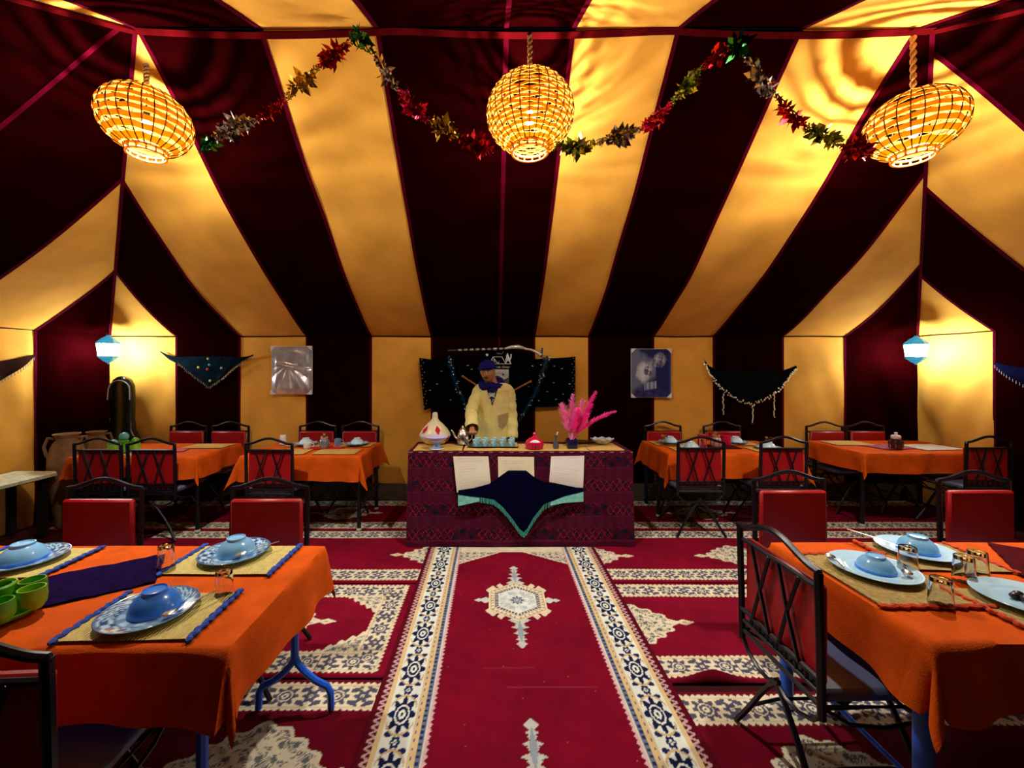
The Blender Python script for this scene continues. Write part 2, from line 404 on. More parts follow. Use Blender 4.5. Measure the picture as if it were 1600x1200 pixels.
def runner_col(X, Y):
    x = X-.175; a = np.abs(x)
    c = np.broadcast_to(RED_, X.shape+(3,)).copy(); c = field_mottle(c, X, Y)
    crease = (np.abs(Y-2.03) < .006)*(x > -.1)*(x < .35)*.35 + (np.abs(Y-2.16) < .005)*(x < .05)*(x > -.22)*.25
    c = mixc(c, crease*.4, (.45,.08,.18))
    fleck = np.random.RandomState(4).rand(*X.shape) > .9994
    c = mixc(c, fleck*.5, (.6,.25,.3))
    # field medallions, pitch 1.42
    for yc in (2.79, 1.37):
        y = Y-yc
        ax, ay = np.abs(x), np.abs(y)
        oct_ = np.maximum(ax/.185, np.maximum(ay/.24, ax/.37*1.15+ay/.24*.62+.0))
        oct_ = np.maximum(ax/.19, (ax*.62+ay)/.235)
        fin = np.zeros_like(X)
        for k,(yy,rw,rh) in enumerate(((.225,.06,.045),(.275,.030,.03),(.295,.052,.020),(.335,.024,.03),(.352,.040,.018),(.385,.018,.03),(.405,.030,.014),(.445,.030,.032))):
            fin = np.maximum(fin, ((ax/rw)+np.abs(ay-yy)/rh < 1.15).astype(float))
        c = mixc(c, fin, WHT*.72); c = mixc(c, ((ax/.02+np.abs((ay-.33)/.11) < 1))*.8, GRY*1.6)
        sid = ((ay/.035+np.abs(ax-.215)/.045 < 1.1) | (ay/.02+np.abs(ax-.262)/.03 < 1.1)).astype(float)
        c = mixc(c, sid, WHT*.8)
        for (bx,by) in ((.165,.155),(.115,.185),(.19,.125)):
            c = mixc(c, ((np.abs(ax-bx)/.022+np.abs(ay-by)/.028 < 1.2) | ((np.abs(ax-bx+.012) < .008)&(np.abs(ay-by+.02) < .025))).astype(float), CRM)
        c = mixc(c, (oct_ < 1)*1., CRM*1.1); c = mixc(c, (oct_ < .955)*(oct_ > .915), TANC*.75)
        c = mixc(c, (oct_ < .93)*(oct_ > .83)*(np.sin(np.arctan2(y,x)*36) > .55)*.6, BLU)
        c = mixc(c, (oct_ < .80)*(oct_ > .785), TANC*.6); c = mixc(c, (oct_ < .77)*(np.sin(np.arctan2(y,x)*44) > -.55)*.9, BLU*2)
        c = mixc(c, (oct_ < .66)*1., WHT); c = mixc(c, (oct_ < .60)*lattice(x, y, 62)*.55, GRY*1.6)
        c = mixc(c, rosette(x/.045, y/.052)*.8, BLU*2)
    # spandrel corners at the far end
    sp = (Y > 3.30)&(a < .44)
    edge = (Y-3.30)*1.55+a-.44+.012*np.abs(np.sin(X*95))
    c = mixc(c, sp*(edge > 0), CRM); c = mixc(c, sp*(edge > .03)*lattice(X, Y, 90)*.8, BLU*2)
    c = mixc(c, sp*(Y > 3.52), CRM)
    # side borders
    sc = .012*np.abs(np.sin(Y*pi/.030))
    c = mixc(c, a > .448-sc*.9, PNK*1.05); c = mixc(c, a > .458, WHT*.9); c = mixc(c, (a > .465)&(a < .487), GRY); 
    c = mixc(c, (a > .469)&(a < .484)&(np.sin(Y*220) > .1), BLU*2.2)
    c = mixc(c, (a > .487)&(a < .520), TANC); c = mixc(c, (a > .499)&(a < .507)&(np.sin(Y*160) > .3), BLU*5)
    c = mixc(c, (a > .520)&(a < .648), WHT)
    v = (a-.584)/.060; p = .285; kk = np.round((Y-1.87)/p); ds = (Y-1.87-kk*p)/.098
    fr = np.hypot(v*.92, ds*.93)
    c = mixc(c, (np.abs(fr-1.02) < .06)&(np.abs(v) < 1), TANC*.9)
    c = mixc(c, rosette(v*.97, ds*.95)*(fr < .97), BLU)
    d2 = (Y-1.87-(np.floor((Y-1.87)/p)+.5)*p)/.088
    c = mixc(c, sprig(v*.92, d2)*(fr > 1.06)*(np.abs(v) < .97), BLU*1.6)
    c = mixc(c, (a > .648)&(a < .672), TANC*1.05)
    zz = np.abs(((Y/.034) % 1)-.5)*2
    c = mixc(c, (a > .672), REDD); c = mixc(c, (a > .672)&(a < .704)&(np.abs((a-.672)/.032-zz) < .30), PNK*.85)
    return c
def medallion(c, X, Y, xc, yc, la=.36, lb=.21, tipside=1):
    u = (X-xc)/la; v = (Y-yc)/lb
    th = np.arctan2(v, u); r = np.abs(u)**1.25+np.abs(v)**1.25
    edge = 1+.07*np.cos(np.abs(th)*15)
    c = mixc(c, (r < edge), CRM); c = mixc(c, (r < edge*.90)*lattice(X-xc, Y-yc, 80)*.9, GRY*.45)
    c = mixc(c, np.abs(r-.55*edge) < .06, CRM)
    for sgn in (-1, 1):
        du = np.abs(X-(xc+sgn*(la+.045)))/.065; dv = np.abs(Y-yc)/.030
        c = mixc(c, (du+dv < 1), CRM); c = mixc(c, (du+dv < .3), TANC*.6)
        c = mixc(c, (np.abs(X-(xc+sgn*(la-.03))) < .05)&(np.abs(Y-yc) < .014), CRM)
    return c
def side_rug(x0, x1, y0, y1, meds=(), endside=None, band=.14, dark=1.0):
    def f(X, Y):
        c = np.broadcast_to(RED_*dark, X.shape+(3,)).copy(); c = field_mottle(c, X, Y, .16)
        for (xc, yc, la, lb) in meds: c = medallion(c, X, Y, xc, yc, la, lb)
        e = np.minimum(Y-y0, y1-Y)
        sx = None
        if endside is not None: sx = np.abs(X-endside)
        def band_paint(c, e, s):
            m = (e > .035)&(e < .035+band); v = (e-.035-band/2)/(band/2)
            scal = .012*np.abs(np.sin(s*pi/.032))
            c = mixc(c, (e > .035-scal)&(e < .035+band+scal), CRM*1.06)
            p = .125; k = np.round(s/p); d = (s-k*p)/(band*.48)
            big = (k % 2) == 0
            ink = np.where(big, rosette(d*1.08, v*1.15), np.clip(rosette(d*1.7,v*1.7,6)+sprig(d*.92, v*.92)+(np.abs(np.abs(d)-.96) < .05), 0, 1))
            c = mixc(c, m*ink*(np.abs(v) < .84)*.92, BLU*1.5+.008)
            return mixc(c, m*(np.abs(np.abs(v)-.88) < .06)*.5, TANC*.8)
        if sx is not None:
            # cut corners inside the border: a lacy spandrel
            cor = (sx-.19)*.75+(e-.19)*1.0
            sp = (sx > .17)&(e > .17)&(cor < .16+.014*np.sin(X*120))
            c = mixc(c, sp, CRM); c = mixc(c, sp*(cor < .13)*lattice(X, Y, 80)*.9, GRY*.5)
            near = sx < e
            cb = band_paint(c, sx, Y); c2 = band_paint(c, e, X)
            c = np.where((near & (sx < .2))[..., None], cb, c2)
        else: c = band_paint(c, e, X)
        return c
    return f
def rug(name, label, x0, x1, y0, y1, fn, res, z=.008, zfn=None):
    nx = int((x1-x0)/res)+1; ny = int((y1-y0)/res)+1
    X, Y = np.meshgrid(np.linspace(x0, x1, nx), np.linspace(y0, y1, ny))
    Z = z+.0015*np.sin(X*5+Y*3)+.001*np.sin(Y*8)
    if zfn: Z = Z+zfn(X, Y)
    pos = np.stack([X, Y, Z], -1)
    # thickness: a skirt down to the floor round the edge
    pos[0,:,2] = pos[-1,:,2] = 0; pos[:,0,2] = pos[:,-1,2] = 0
    o = painted(name, PAINT, None, pos, fn(X, Y), nx, ny)
    return tag(o, label, 'rug', 'red patterned rugs on the floor')
rug('runner_rug', 'long crimson runner rug with pale flowered borders leading to the serving table', -.56, .91, .6, 3.622, runner_col, .0055, .019)
rug('prayer_rug', 'red rug left of the runner with cut corners and a cream border at its end', -3.2, -.54, 2.115, 3.03, side_rug(-3.2,-.54,2.115,3.03, ((-1.42,2.57,.34,.22),), -.575), .006, .009)
rug('prayer_rug', 'red rug touching the left front corner of the serving table', -3.2, -.54, 3.05, 4.02, side_rug(-3.2,-.54,3.05,4.02, ((-.46,3.49,.30,.19),(-2.0,3.49,.34,.2))), .010, .009)
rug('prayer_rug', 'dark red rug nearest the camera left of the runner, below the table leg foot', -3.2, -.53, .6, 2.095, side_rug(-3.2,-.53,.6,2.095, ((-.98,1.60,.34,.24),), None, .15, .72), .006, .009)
fold = lambda X, Y: .055*np.exp(-((X-1.13)/.11)**2)*np.exp(-((Y-2.08)/.05)**2)
rug('prayer_rug', 'red rug with a buckled front edge beside the iron chair at right', .89, 4.9, 2.08, 3.035, side_rug(.89,4.9,2.08,3.035, ((.86,2.56,.30,.22),(2.4,2.56,.34,.22))), .0065, .009, fold)
rug('prayer_rug', 'red rug touching the right front corner of the serving table', .89, 4.9, 3.055, 4.02, side_rug(.89,4.9,3.055,4.02, ((.82,3.47,.28,.19),(2.12,3.47,.30,.2))), .010, .009)
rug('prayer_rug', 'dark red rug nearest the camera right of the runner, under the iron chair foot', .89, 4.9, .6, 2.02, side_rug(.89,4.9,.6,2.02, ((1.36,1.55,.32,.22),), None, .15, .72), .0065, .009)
rug('prayer_rug', 'red rug under the tables along the back wall, left of the serving table', -4.4, -.8, 4.04, 4.92, side_rug(-4.4,-.8,4.04,4.92, ((-1.6,4.5,.3,.2),)), .014, .009)
rug('prayer_rug', 'red rug under the tables along the back wall, right of the serving table', 1.3, 4.95, 4.04, 4.92, side_rug(1.3,4.95,4.04,4.92, ((2.3,4.5,.3,.2),)), .014, .009)

# ------------------------------------------------------------------ woven pendant lamps
def pendant(label, loc, R, Hh, rows, strip, hang, fine):
    t = thing('woven_pendant_lamp', label, 'lamp', loc, 0, 'woven rattan pendant lamps along the ridge')
    def rad(z): return R*sqrt(max(0, 1-(z/Hh)**2))
    z0, z1 = -Hh*.90, Hh*.93
    nr = 30 if fine else 26
    # ribs: one mesh, turned about the axis
    path = [(rad(z0+(z1-z0)*i/14)+.002, 0, z0+(z1-z0)*i/14) for i in range(15)]
    rm = MB().tube(path, .0032, 5).mesh('rib', RIB)
    for k in range(nr): inst('rib', rm, t, Matrix.Rotation(2*pi*k/nr, 4, 'Z'))
    for j in range(rows):
        zc = z0+(z1-z0)*(j+.5)/rows; hs = strip/2; g = MB(); n = nr*4; vs = []
        for side in (0, 1):
            for dz in (-1, -.33, .33, 1):
                for k in range(n):
                    a = 2*pi*k/n; z = zc+dz*hs+.0025*sin(5*a+j*2.1)
                    r = rad(max(-Hh*.99, min(Hh*.99, z)))+.005*cos(nr*a/2+pi*j)-side*.0025
                    vs.append((r*cos(a), r*sin(a), z))
        fs = []
        for i in range(7):
            if i == 3: continue
            for k in range(n): fs.append((i*n+k, i*n+(k+1)%n, (i+1)*n+(k+1)%n, (i+1)*n+k))
        g.add(vs, fs); g.build('weave_band', RATTAN, t, 50, fixn=False)
    rb = rad(z0)
    g = MB(); g.tube([(rb*cos(2*pi*k/28), rb*sin(2*pi*k/28), z0) for k in range(28)], .009, 6, closed=True)
    g.tube([(rb*.95*cos(2*pi*k/28), rb*.95*sin(2*pi*k/28), z0-.03) for k in range(28)], .007, 6, closed=True)
    for k in range(14): g.tube([(rb*.97*cos(2*pi*k/14), rb*.97*sin(2*pi*k/14), z0-.03), (rb*cos(2*pi*k/14), rb*sin(2*pi*k/14), z0)], .006, 5)
    g.build('bottom_ring', RATTAN, t)
    MB().lathe([(0,-.045),(.018,-.04),(.03,-.02),(.032,0),(.026,.02),(.014,.04),(.013,.055),(0,.056)], 14).move((0,0,-.03)).build('bulb', BULB, t)
    MB().lathe([(.016,0),(.018,.02),(.018,.06),(.012,.07),(0,.07)], 12).move((0,0,.022)).build('lamp_holder', IRON, t)
    g = MB()
    for q in range(2):
        g.tube([(.009*cos(i*.9+q*pi), .009*sin(i*.9+q*pi), Hh*.9+(hang-Hh*.9)*i/28) for i in range(29)], .009, 6)
    g.build('hanging_rope', ROPE, t)
    g = MB().tube([(0,0,.09),(0,0,Hh*.92)], .004, 6); g.build('cord', IRON, t)
    li = bpy.data.lights.new('bulb_light', 'POINT'); li.energy = LAMP_W; li.color = LAMP_COL; li.shadow_soft_size = .045
    lo = bpy.data.objects.new('bulb_light', li); COL.objects.link(lo); lo.parent = t; lo.location = (0,0,-.092)
    return t
pendant('rattan globe lamp in the middle, hanging on a long rope above the serving table', P(828,178,2.59), .272, .24, 20, .0150, .50, True)
pendant('tilted looking rattan lamp hanging in the left corner of the ridge', P(229,190,2.57), .245, .20, 9, .0275, .36, False)
pendant('rattan lamp on a rope hanging in the right corner of the ridge', P(1427,196,2.57), .245, .20, 9, .0275, .56, False)

# ------------------------------------------------------------------ corner lanterns
def lantern(label, loc, rz):
    t = thing('lantern', label, 'lantern', loc, rz, 'glowing lanterns in the back corners')
    n = 6; pr = []
    def ring(r, z): return [(r*cos(2*pi*k/n), r*sin(2*pi*k/n), z) for k in range(n)]
    me = None
    for k in range(n):
        a, b = 2*pi*k/n, 2*pi*(k+1)/n; m_ = (a+b)/2
        g = MB().add([(.085*cos(a),.085*sin(a),-.06),(.085*cos(b),.085*sin(b),-.06),(.10*cos(b),.10*sin(b),.07),(.10*cos(a),.10*sin(a),.07)], [(0,1,2,3)])
        g.build('glass_pane', LGLASS, t, fixn=False)
        MB().tube([(.088*cos(a),.088*sin(a),-.065),(.104*cos(a),.104*sin(a),.075)], .004, 5).build('frame_bar', IRON, t)
    g = MB(); g.loft([ring(.11,.075), ring(.10,.095), ring(.055,.14), ring(.03,.155), ring(.012,.175)]); g.build('cap', LBLUE, t)
    g = MB(); g.loft([ring(.10,-.062), ring(.085,-.08), ring(.045,-.12), ring(.014,-.14), ring(.006,-.155)]); g.build('base_cone', LBLUE, t)
    MB().tube([(.018*cos(2*pi*k/12), 0, .192+.018*sin(2*pi*k/12)) for k in range(12)], .003, 5, closed=True).build('ring', IRON, t)
    MB().tube([(0,0,.205),(0,.05,.30),(0,.16,.33)], .005, 6).build('hook', IRON, t)
    return t
lantern('blue capped lantern glowing in the left back corner', (-4.36, 4.66, 1.80), radians(38))
lantern('blue capped lantern glowing in the right back corner', (4.83, 4.66, 1.79), radians(-38))

# ------------------------------------------------------------------ tables and tablecloths
TZ = .75
def table(label, x0, x1, y0, y1, style, yin=False):
    t = thing('dining_table', label, 'table', ((x0+x1)/2, (y0+y1)/2, 0))
    w_, d_ = x1-x0, y1-y0
    MB().box((0,0,TZ-.022), (w_-.01, d_-.01, .03), bevel=.006).build('tabletop', WOOD, t)
    if style == 'folding':
        MB().box((0,0,TZ-.055), (w_-.12, d_-.12, .034)).build('apron', BLUEMETAL, t)
        for sx in (-1, 1):
            for sy in (-1, 1):
                x, y = sx*(w_/2-.11), sy*(d_/2-.05)
                g = MB().tube([(x,y,TZ-.05),(x,y,.45),(x,y,.24)], .017, 8)
                for q in (-1, 1):
                    pts = [(x,y,.27),(x+q*.012,y,.235),(x+q*.045,y,.195),(x+q*.095,y,.155),(x+q*.15,y,.128),(x+q*.165,y,.10),(x+q*.168,y,.024)]
                    g.tube(pts, .0155, 8)
                g.build('leg', BLUEMETAL, t)
            MB().tube([(sx*(w_/2-.11), -d_/2+.05, .42),(sx*(w_/2-.11), d_/2-.05, .42)], .01, 6).build('cross_bar', IRON, t)
    else:
        m = BLUEMETAL if style == 'blue' else IRON; r = .027 if style == 'blue' else .02
        MB().box((0,0,TZ-.06), (w_-.14, d_-.14, .04)).build('apron', m, t)
        for sx in (-1, 1):
            for sy in (-1, 1):
                x, y = sx*(w_/2-.025), sy*(d_/2-.055)+((.26) if (yin and sy < 0) else 0)
                g = MB().tube([(x,y,TZ-.05),(x,y,.016)], r, 12)
                lg = g.build('leg', m, t)
                MB().lathe([(r*.8,0),(r*1.25,.004),(r*1.25,.02),(r,.026)], 12, (x,y,.0125)).build('foot_cap', GREYTRIM, lg)
            MB().tube([(sx*(w_/2-.025), -d_/2+(.32 if yin else .06), .24),(sx*(w_/2-.025), d_/2-.06, .24)], .009, 6).build('stretcher', m, t)
    return t
def cloth(label, x0, x1, y0, y1, drop, mtl, seed, top=TZ-.002, flare=.17):
    rng = random.Random(seed); ph = [rng.uniform(0,6) for _ in range(6)]
    nx = int((x1-x0+2*drop)/.026); ny = int((y1-y0+2*drop)/.026); W, D = x1-x0, y1-y0
    vs = []
    def samp(n, a, b):                             # sample positions with a vertex row right on both table edges
        e = max(3, int(drop/.026)); m_ = max(4, n-2*e)
        return [-drop+drop*i/e for i in range(e)]+[(b-a)*i/m_ for i in range(m_+1)]+[(b-a)+drop*(i+1)/e for i in range(e)]
    us, vv = samp(nx, x0, x1), samp(ny, y0, y1)
    for v in vv:
        for u in us:
            px, py = min(max(u,0),W), min(max(v,0),D); ex, ey = u-px, v-py; r = sqrt(ex*ex+ey*ey)
            if r < 1e-9: vs.append((x0+u, y0+v, top+.004+.0012*sin(u*9+ph[0])*sin(v*11+ph[1]))); continue
            dx, dy = ex/r, ey/r
            if ex and ey:                          # hanging corner: the cone pinches into a fold
                s2 = (2*abs(dx*dy))**1.6; out = .006+r*(.07+flare*s2) if s2 > .1 else .006+r*.07
                ang = atan2(abs(ey), abs(ex)); out += r*.05*sin(4*ang+ph[2])
                k = min(r, drop*1.38)
                z = top-k*.96+.006; dr = r/drop
            else:
                s = u if ey else v; dr = r/drop
                out = .006+dr*.020+dr*(.013*sin(s*13+ph[3])+.010*sin(s*23+ph[4])+.012*sin(s*6.1+ph[5]))
                z = top-r+.004+(.006*sin(s*7+ph[2]) if dr > .5 else 0)
            if r < .012: z = top-.001
            vs.append((x0+px+dx*out, y0+py+dy*out, z))
    n = len(us); m_ = len(vv)
    fs = [(j*n+i, j*n+i+1, (j+1)*n+i+1, (j+1)*n+i) for j in range(m_-1) for i in range(n-1)]
    c = ((x0+x1)/2, (y0+y1)/2, 0)
    g = MB().add(vs, fs).move((-c[0], -c[1], 0)); o = g.build('tablecloth', mtl, None, 75, loc=c)
    return tag(o, label, 'tablecloth', 'orange tablecloths')
TAB = {  # x0, x1, y0, y1, drop, style
 'fl': (-2.62, -.80, 1.238, 1.945, .205, 'folding'), 'fr': (1.365, 3.25, 1.262, 1.985, .21, 'blue'),
 'ml': (-2.42, -1.27, 3.95, 4.66, .235, 'iron'), 'll': (-4.03, -2.82, 3.91, 4.60, .20, 'iron'),
 'mr': (1.76, 3.08, 4.06, 4.78, .245, 'iron'), 'rr': (3.70, 4.97, 4.06, 4.78, .19, 'iron')}
TL = {'fl': 'folding table with curved blue legs at the front left', 'fr': 'table with straight blue legs at the front right',
 'ml': 'iron legged table between the grey poster and the serving table', 'll': 'iron legged table in front of the left back corner',
 'mr': 'iron legged table right of the serving table', 'rr': 'iron legged table in front of the right back corner'}
CLB = {'fl': 'orange tablecloth on the front left table, with blue edged mats', 'fr': 'orange tablecloth on the front right table, with straw mats',
 'ml': 'orange tablecloth on the back table just left of the serving table', 'll': 'orange tablecloth on the far left back table with a green dish',
 'mr': 'orange tablecloth on the back table just right of the serving table', 'rr': 'orange tablecloth on the far right back table with one glass jar'}
for i,(k,(x0,x1,y0,y1,dr,st)) in enumerate(TAB.items()):
    table(TL[k], x0, x1, y0, y1, st, k == 'mr'); cloth(CLB[k], x0-.006, x1+.006, y0-.006, y1+.006, dr, ORANGE, 11+i, flare=.05 if k == 'fl' else (.28 if k == 'ml' else .17))
CZ = TZ+.0045

# ------------------------------------------------------------------ chairs
def make_chair():
    t = thing('iron_chair', '', 'chair', (0,0,0), 0, 'wrought iron chairs with red back pads')
    hw, yb = .215, -.22; r = .0125
    for s in (-1, 1):
        g = MB().tube([(s*hw,yb,.38),(s*hw,yb-.004,.60),(s*hw,yb-.012,.88),(s*hw,yb-.012,.885)], .0145, 6); g.build('back_post', IRON, t)
        for y_, nm in ((yb, 'rear_scroll'), (.19, 'front_scroll')):
            g = MB().tube([(s*hw,y_,.42),(s*(hw-.006),y_,.385),(s*(hw-.04),y_,.345),(s*.11,y_,.318),(s*.05,y_,.318),(0,y_,.345)], .0085, 6); g.build(nm, IRON, t)
            g = MB().tube([(s*-.012,y_,.352),(s*.04,y_,.300),(s*.10,y_,.215),(s*.155,y_,.125),(s*.195,y_+(-.01 if y_ < 0 else .01),.055),(s*.228,y_+(-.02 if y_ < 0 else .02),.0)], [.010,.011,.0115,.012,.0125,.0125], 6); g.build('leg', IRON, t)
        g = MB().tube([(s*.155,yb,.125),(s*.155,-.1,.15),(s*.155,.08,.15),(s*.155,.19,.125)], .007, 6); g.build('side_stretcher', IRON, t)
        g = MB().tube([(s*hw,yb,.42),(s*(hw-.002),-.12,.36),(s*(hw-.004),0,.345),(s*(hw-.004),.11,.36),(s*hw,.20,.42)], .007, 6); g.build('side_scroll', IRON, t)
    top = []
    for i in range(17):
        u = -1+i/8; top.append((u*hw, yb-.012, .885+.052*(.5+.5*cos(pi*u))**1.0+.010*max(0, abs(u)-.8)*5*0))
    top = [(-hw-.006,yb-.012,.872)]+top+[(hw+.006,yb-.012,.872)]
    MB().tube(top, .0125, 7).build('top_rail', IRON, t)
    for nm, z in (('upper_rail', .825), ('lower_rail', .515)):
        MB().tube([(-hw,yb-.006,z),(hw,yb-.006,z)], .010, 6).build(nm, IRON, t)
    MB().tube([(-hw,yb,.465),(hw,yb,.465)], .0095, 6).build('rear_rail', IRON, t)
    for k in range(7): MB().tube([(-.15+.05*k,yb,.468),(-.15+.05*k,yb-.003,.512)], .006, 5).build('baluster', IRON, t)
    for x0, x1 in ((-.125,-.025),(-.025,-.125),(.025,.125),(.125,.025)):
        x0, x1 = x0*1.0, x1*1.0
        MB().tube([(x0*1.04,yb-.013,.825),((x0+x1)/2,yb-.016,.67),(x1*1.04,yb-.013,.515)], .0075, 5).build('lattice_bar', IRON, t)
    def pad(u, v): pass
    g = MB().box((0, yb+.022, .655), (.405, .036, .35), bevel=.012); p = g.build('back_pad', REDPAD, t)
    MB().box((0,0,.452), (.43,.42,.045), bevel=.014).build('seat', SEAT, t)
    g = MB().tube([(-hw,yb,.42),(hw,yb,.42),(hw,.205,.42),(-hw,.205,.42)], .011, 6, closed=True); g.build('seat_frame', IRON, t)
    return t
CH0 = make_chair(); ch_used = []
def chair(x, y, rz, label):
    if not ch_used:
        ch_used.append(1); CH0.location = (x,y,.0175); CH0.rotation_euler = (0,0,rz); CH0['label'] = label; return CH0
    return dup(CH0, (x,y,.0175), rz, label)
chair(1.345, 1.62, -pi/2+.02, 'iron chair at the left end of the front right table, lattice back nearest the camera')
chair(-1.30, 1.205, .06, 'dark iron chair cut off at the bottom left corner, backed against the camera')
chair(-2.25, 2.15, pi, 'chair behind the front left table, left one, purplish red pad facing the camera')
chair(-1.285, 2.155, pi+.02, 'chair behind the front left table, right one, crimson pad facing the camera')
chair(1.85, 2.32, pi, 'chair behind the front right table, bright red pad beside the lattice chair')
chair(3.0, 2.32, pi, 'chair behind the front right table at the right edge, magenta sheen on its pad')
chair(-3.61, 3.985, 0, 'lattice backed chair at the far left table, left of its pair, beside the clay jars')
chair(-3.12, 3.985, 0, 'lattice backed chair at the far left table, right of its pair')
chair(-2.035, 3.985, -.02, 'lattice backed chair alone in front of the table under the grey poster')
chair(1.965, 4.07, 0, 'lattice backed chair beside the serving table, on its right, pale line under its pad')
chair(2.74, 4.07, 0, 'lattice backed chair at the right of the pair before the table under the black shawl')
chair(4.69, 4.09, 0, 'dark chair in front of the far right table, near the right wall')
chair(-3.62, 4.67, pi, 'left chair at the back wall behind the far left table, under the spotted shawl')
chair(-3.12, 4.67, pi, 'right chair at the back wall behind the far left table, under the spotted shawl')
chair(-2.08, 4.68, pi, 'chair against the dark wall panel right of the grey poster, left one of two')
chair(-1.57, 4.68, pi, 'chair against the dark wall panel right of the grey poster, right one of two')
chair(2.05, 4.68, pi, 'chair at the back wall below the blue poster')
chair(2.76, 4.68, pi, 'chair at the back wall below the black shawl with coins')
chair(3.975, 4.66, pi, 'chair at the back wall behind the left end of the far right table')
chair(4.46, 4.66, pi, 'chair at the back wall before the dark panel left of the right lantern')

# ------------------------------------------------------------------ serving table with patterned cloth
SX0, SX1, SY0, SY1, SZ = -.745, 1.262, 3.67, 4.14, .852
t = thing('serving_table', 'long serving table hidden under the maroon patterned cloth', 'table', ((SX0+SX1)/2, (SY0+SY1)/2, 0))
MB().box((0,0,SZ-.03), (SX1-SX0-.03, SY1-SY0-.03, .04), bevel=.005).build('tabletop', WOOD, t)
for sx in (-1,1):
    for sy in (-1,1): MB().tube([(sx*.93,sy*.19,SZ-.04),(sx*.93,sy*.19,.02)], .02, 8).build('leg', IRON, t)
def serve_cloth():
    # the sheet runs: back edge -> top -> front down to the floor; the side drops are separate sheets of the same cloth
    c = thing('patterned_tablecloth', 'maroon cloth with navy and red zigzag rows draped to the floor over the serving table', 'tablecloth', ((SX0+SX1)/2, SY0, 0))
    def colf(A, B):
        base = np.array((.060,.0028,.020)); c_ = np.broadcast_to(base, A.shape+(3,)).copy()
        c_ = c_*(1+.25*np.sin(B*2*pi/.215+1.0))[..., None]
        p = .142; rowp = .215
        k = np.floor(B/rowp); b = B-k*rowp; sh = (k % 2)*.03
        for off, bb in ((0, .145), (p/2, .095)):
            a = ((A+sh+off) % p)-p/2
            c_ = mixc(c_, ((a/.027)**2+((b-bb)/.021)**2+.25*np.sin(A*320)*np.sin(B*300) < 1), (.006,.006,.028))
        zz = np.abs(((A+sh)/(p/2) % 1)-.5)*2
        red = (.36,.012,.03)
        for ph in (0, .5):
            zz = np.abs((((A+sh)/(p*.78)+ph) % 1)-.5)*2
            c_ = mixc(c_, (np.abs(b-.075-zz*.085) < .0042)*(np.sin(A*600+B*400) > -.85)*(np.sin(A*9+k*2.3) > -.6), red)
        c_ = mixc(c_, (np.abs(b-.175-.012*np.sin(A*2*pi/p*2)) < .004)*(np.sin(A*500) > -.3)*.6, red)
        c_ = mixc(c_, (np.abs(b-.06) < .003)*(np.sin(A*410) > -.2)*.5, (.30,.02,.06))
        c_ = mixc(c_, (np.sin(A*240)*np.sin(B*210) > .86)*.5, (.16,.05,.12))
        c_ = mixc(c_, (B > .845)&(B < .856)&(np.sin(A*2*pi/.09) > .2), (.35,.2,.2))
        return c_
    nx, ny = 330, 150
    A, B = np.meshgrid(np.linspace(0, SX1-SX0, nx), np.linspace(.012, SZ, ny))
    Yf = -.012-.010*np.sin(A*9+.5)*(1-B/SZ)-.008*np.sin(A*17+B*4)*(1-B/SZ)-.012*(1-B/SZ)
    pos = np.stack([A-(SX1-SX0)/2+((A/(SX1-SX0))-.5)*.03*(1-B/SZ), Yf, B], -1)
    painted('front_drop', PAINT2, c, pos, colf(A, B), nx, ny)
    nx, ny = 160, 40
    A2, B2 = np.meshgrid(np.linspace(0, SX1-SX0, nx), np.linspace(0, SY1-SY0+.02, ny))
    pos = np.stack([A2-(SX1-SX0)/2, B2-.012, np.full_like(A2, SZ)], -1)
    painted('top_sheet', PAINT2, c, pos, colf(A2, B2), nx, ny)
    for sx in (-1, 1):
        A3, B3 = np.meshgrid(np.linspace(0, SY1-SY0+.02, 40), np.linspace(.012, SZ, 80))
        Xs = sx*((SX1-SX0)/2+.015*(1-B3/SZ)+.008*np.sin(A3*14)*(1-B3/SZ))
        painted('side_drop', PAINT2, c, np.stack([Xs, A3-.012, B3], -1), colf(A3, B3), 40, 80)
PAINT2 = mat('painted_weave', attr=True, rough=.85, var=.12, vscale=30, bump=.25, bscale=200, spec=.12)
serve_cloth()
SM = SZ+.001
for i,(a,b,y0,y1,r_) in enumerate(((-.71,-.27,3.69,4.02,.02),(-.25,.17,3.675,4.03,-.02),(.16,.585,3.68,4.03,.01),(.58,.88,3.675,4.0,-.015),(.885,1.20,3.70,4.05,.03))):
    o = MB().grid(10, 8, lambda u,v: ((u-.5)*(b-a), (v-.5)*(y1-y0), .003+.0015*sin(u*9+i))).grid(10, 8, lambda u,v: ((u-.5)*(b-a), (v-.5)*(y1-y0), .0)).build('tan_placemat', TAN, None, loc=((a+b)/2, (y0+y1)/2, SM+.0012*(i % 2)), fixn=False)
    o.rotation_euler = (0,0,r_)
    tag(o, ('tan mat under the white lidded dish at the left of the serving table', 'tan mat under the left half of the tea tray', 'tan mat under the red lidded pot', 'tan mat under the dark vase and blue pot', 'tan mat at the right end of the serving table')[i], 'placemat', 'tan mats on the serving table')

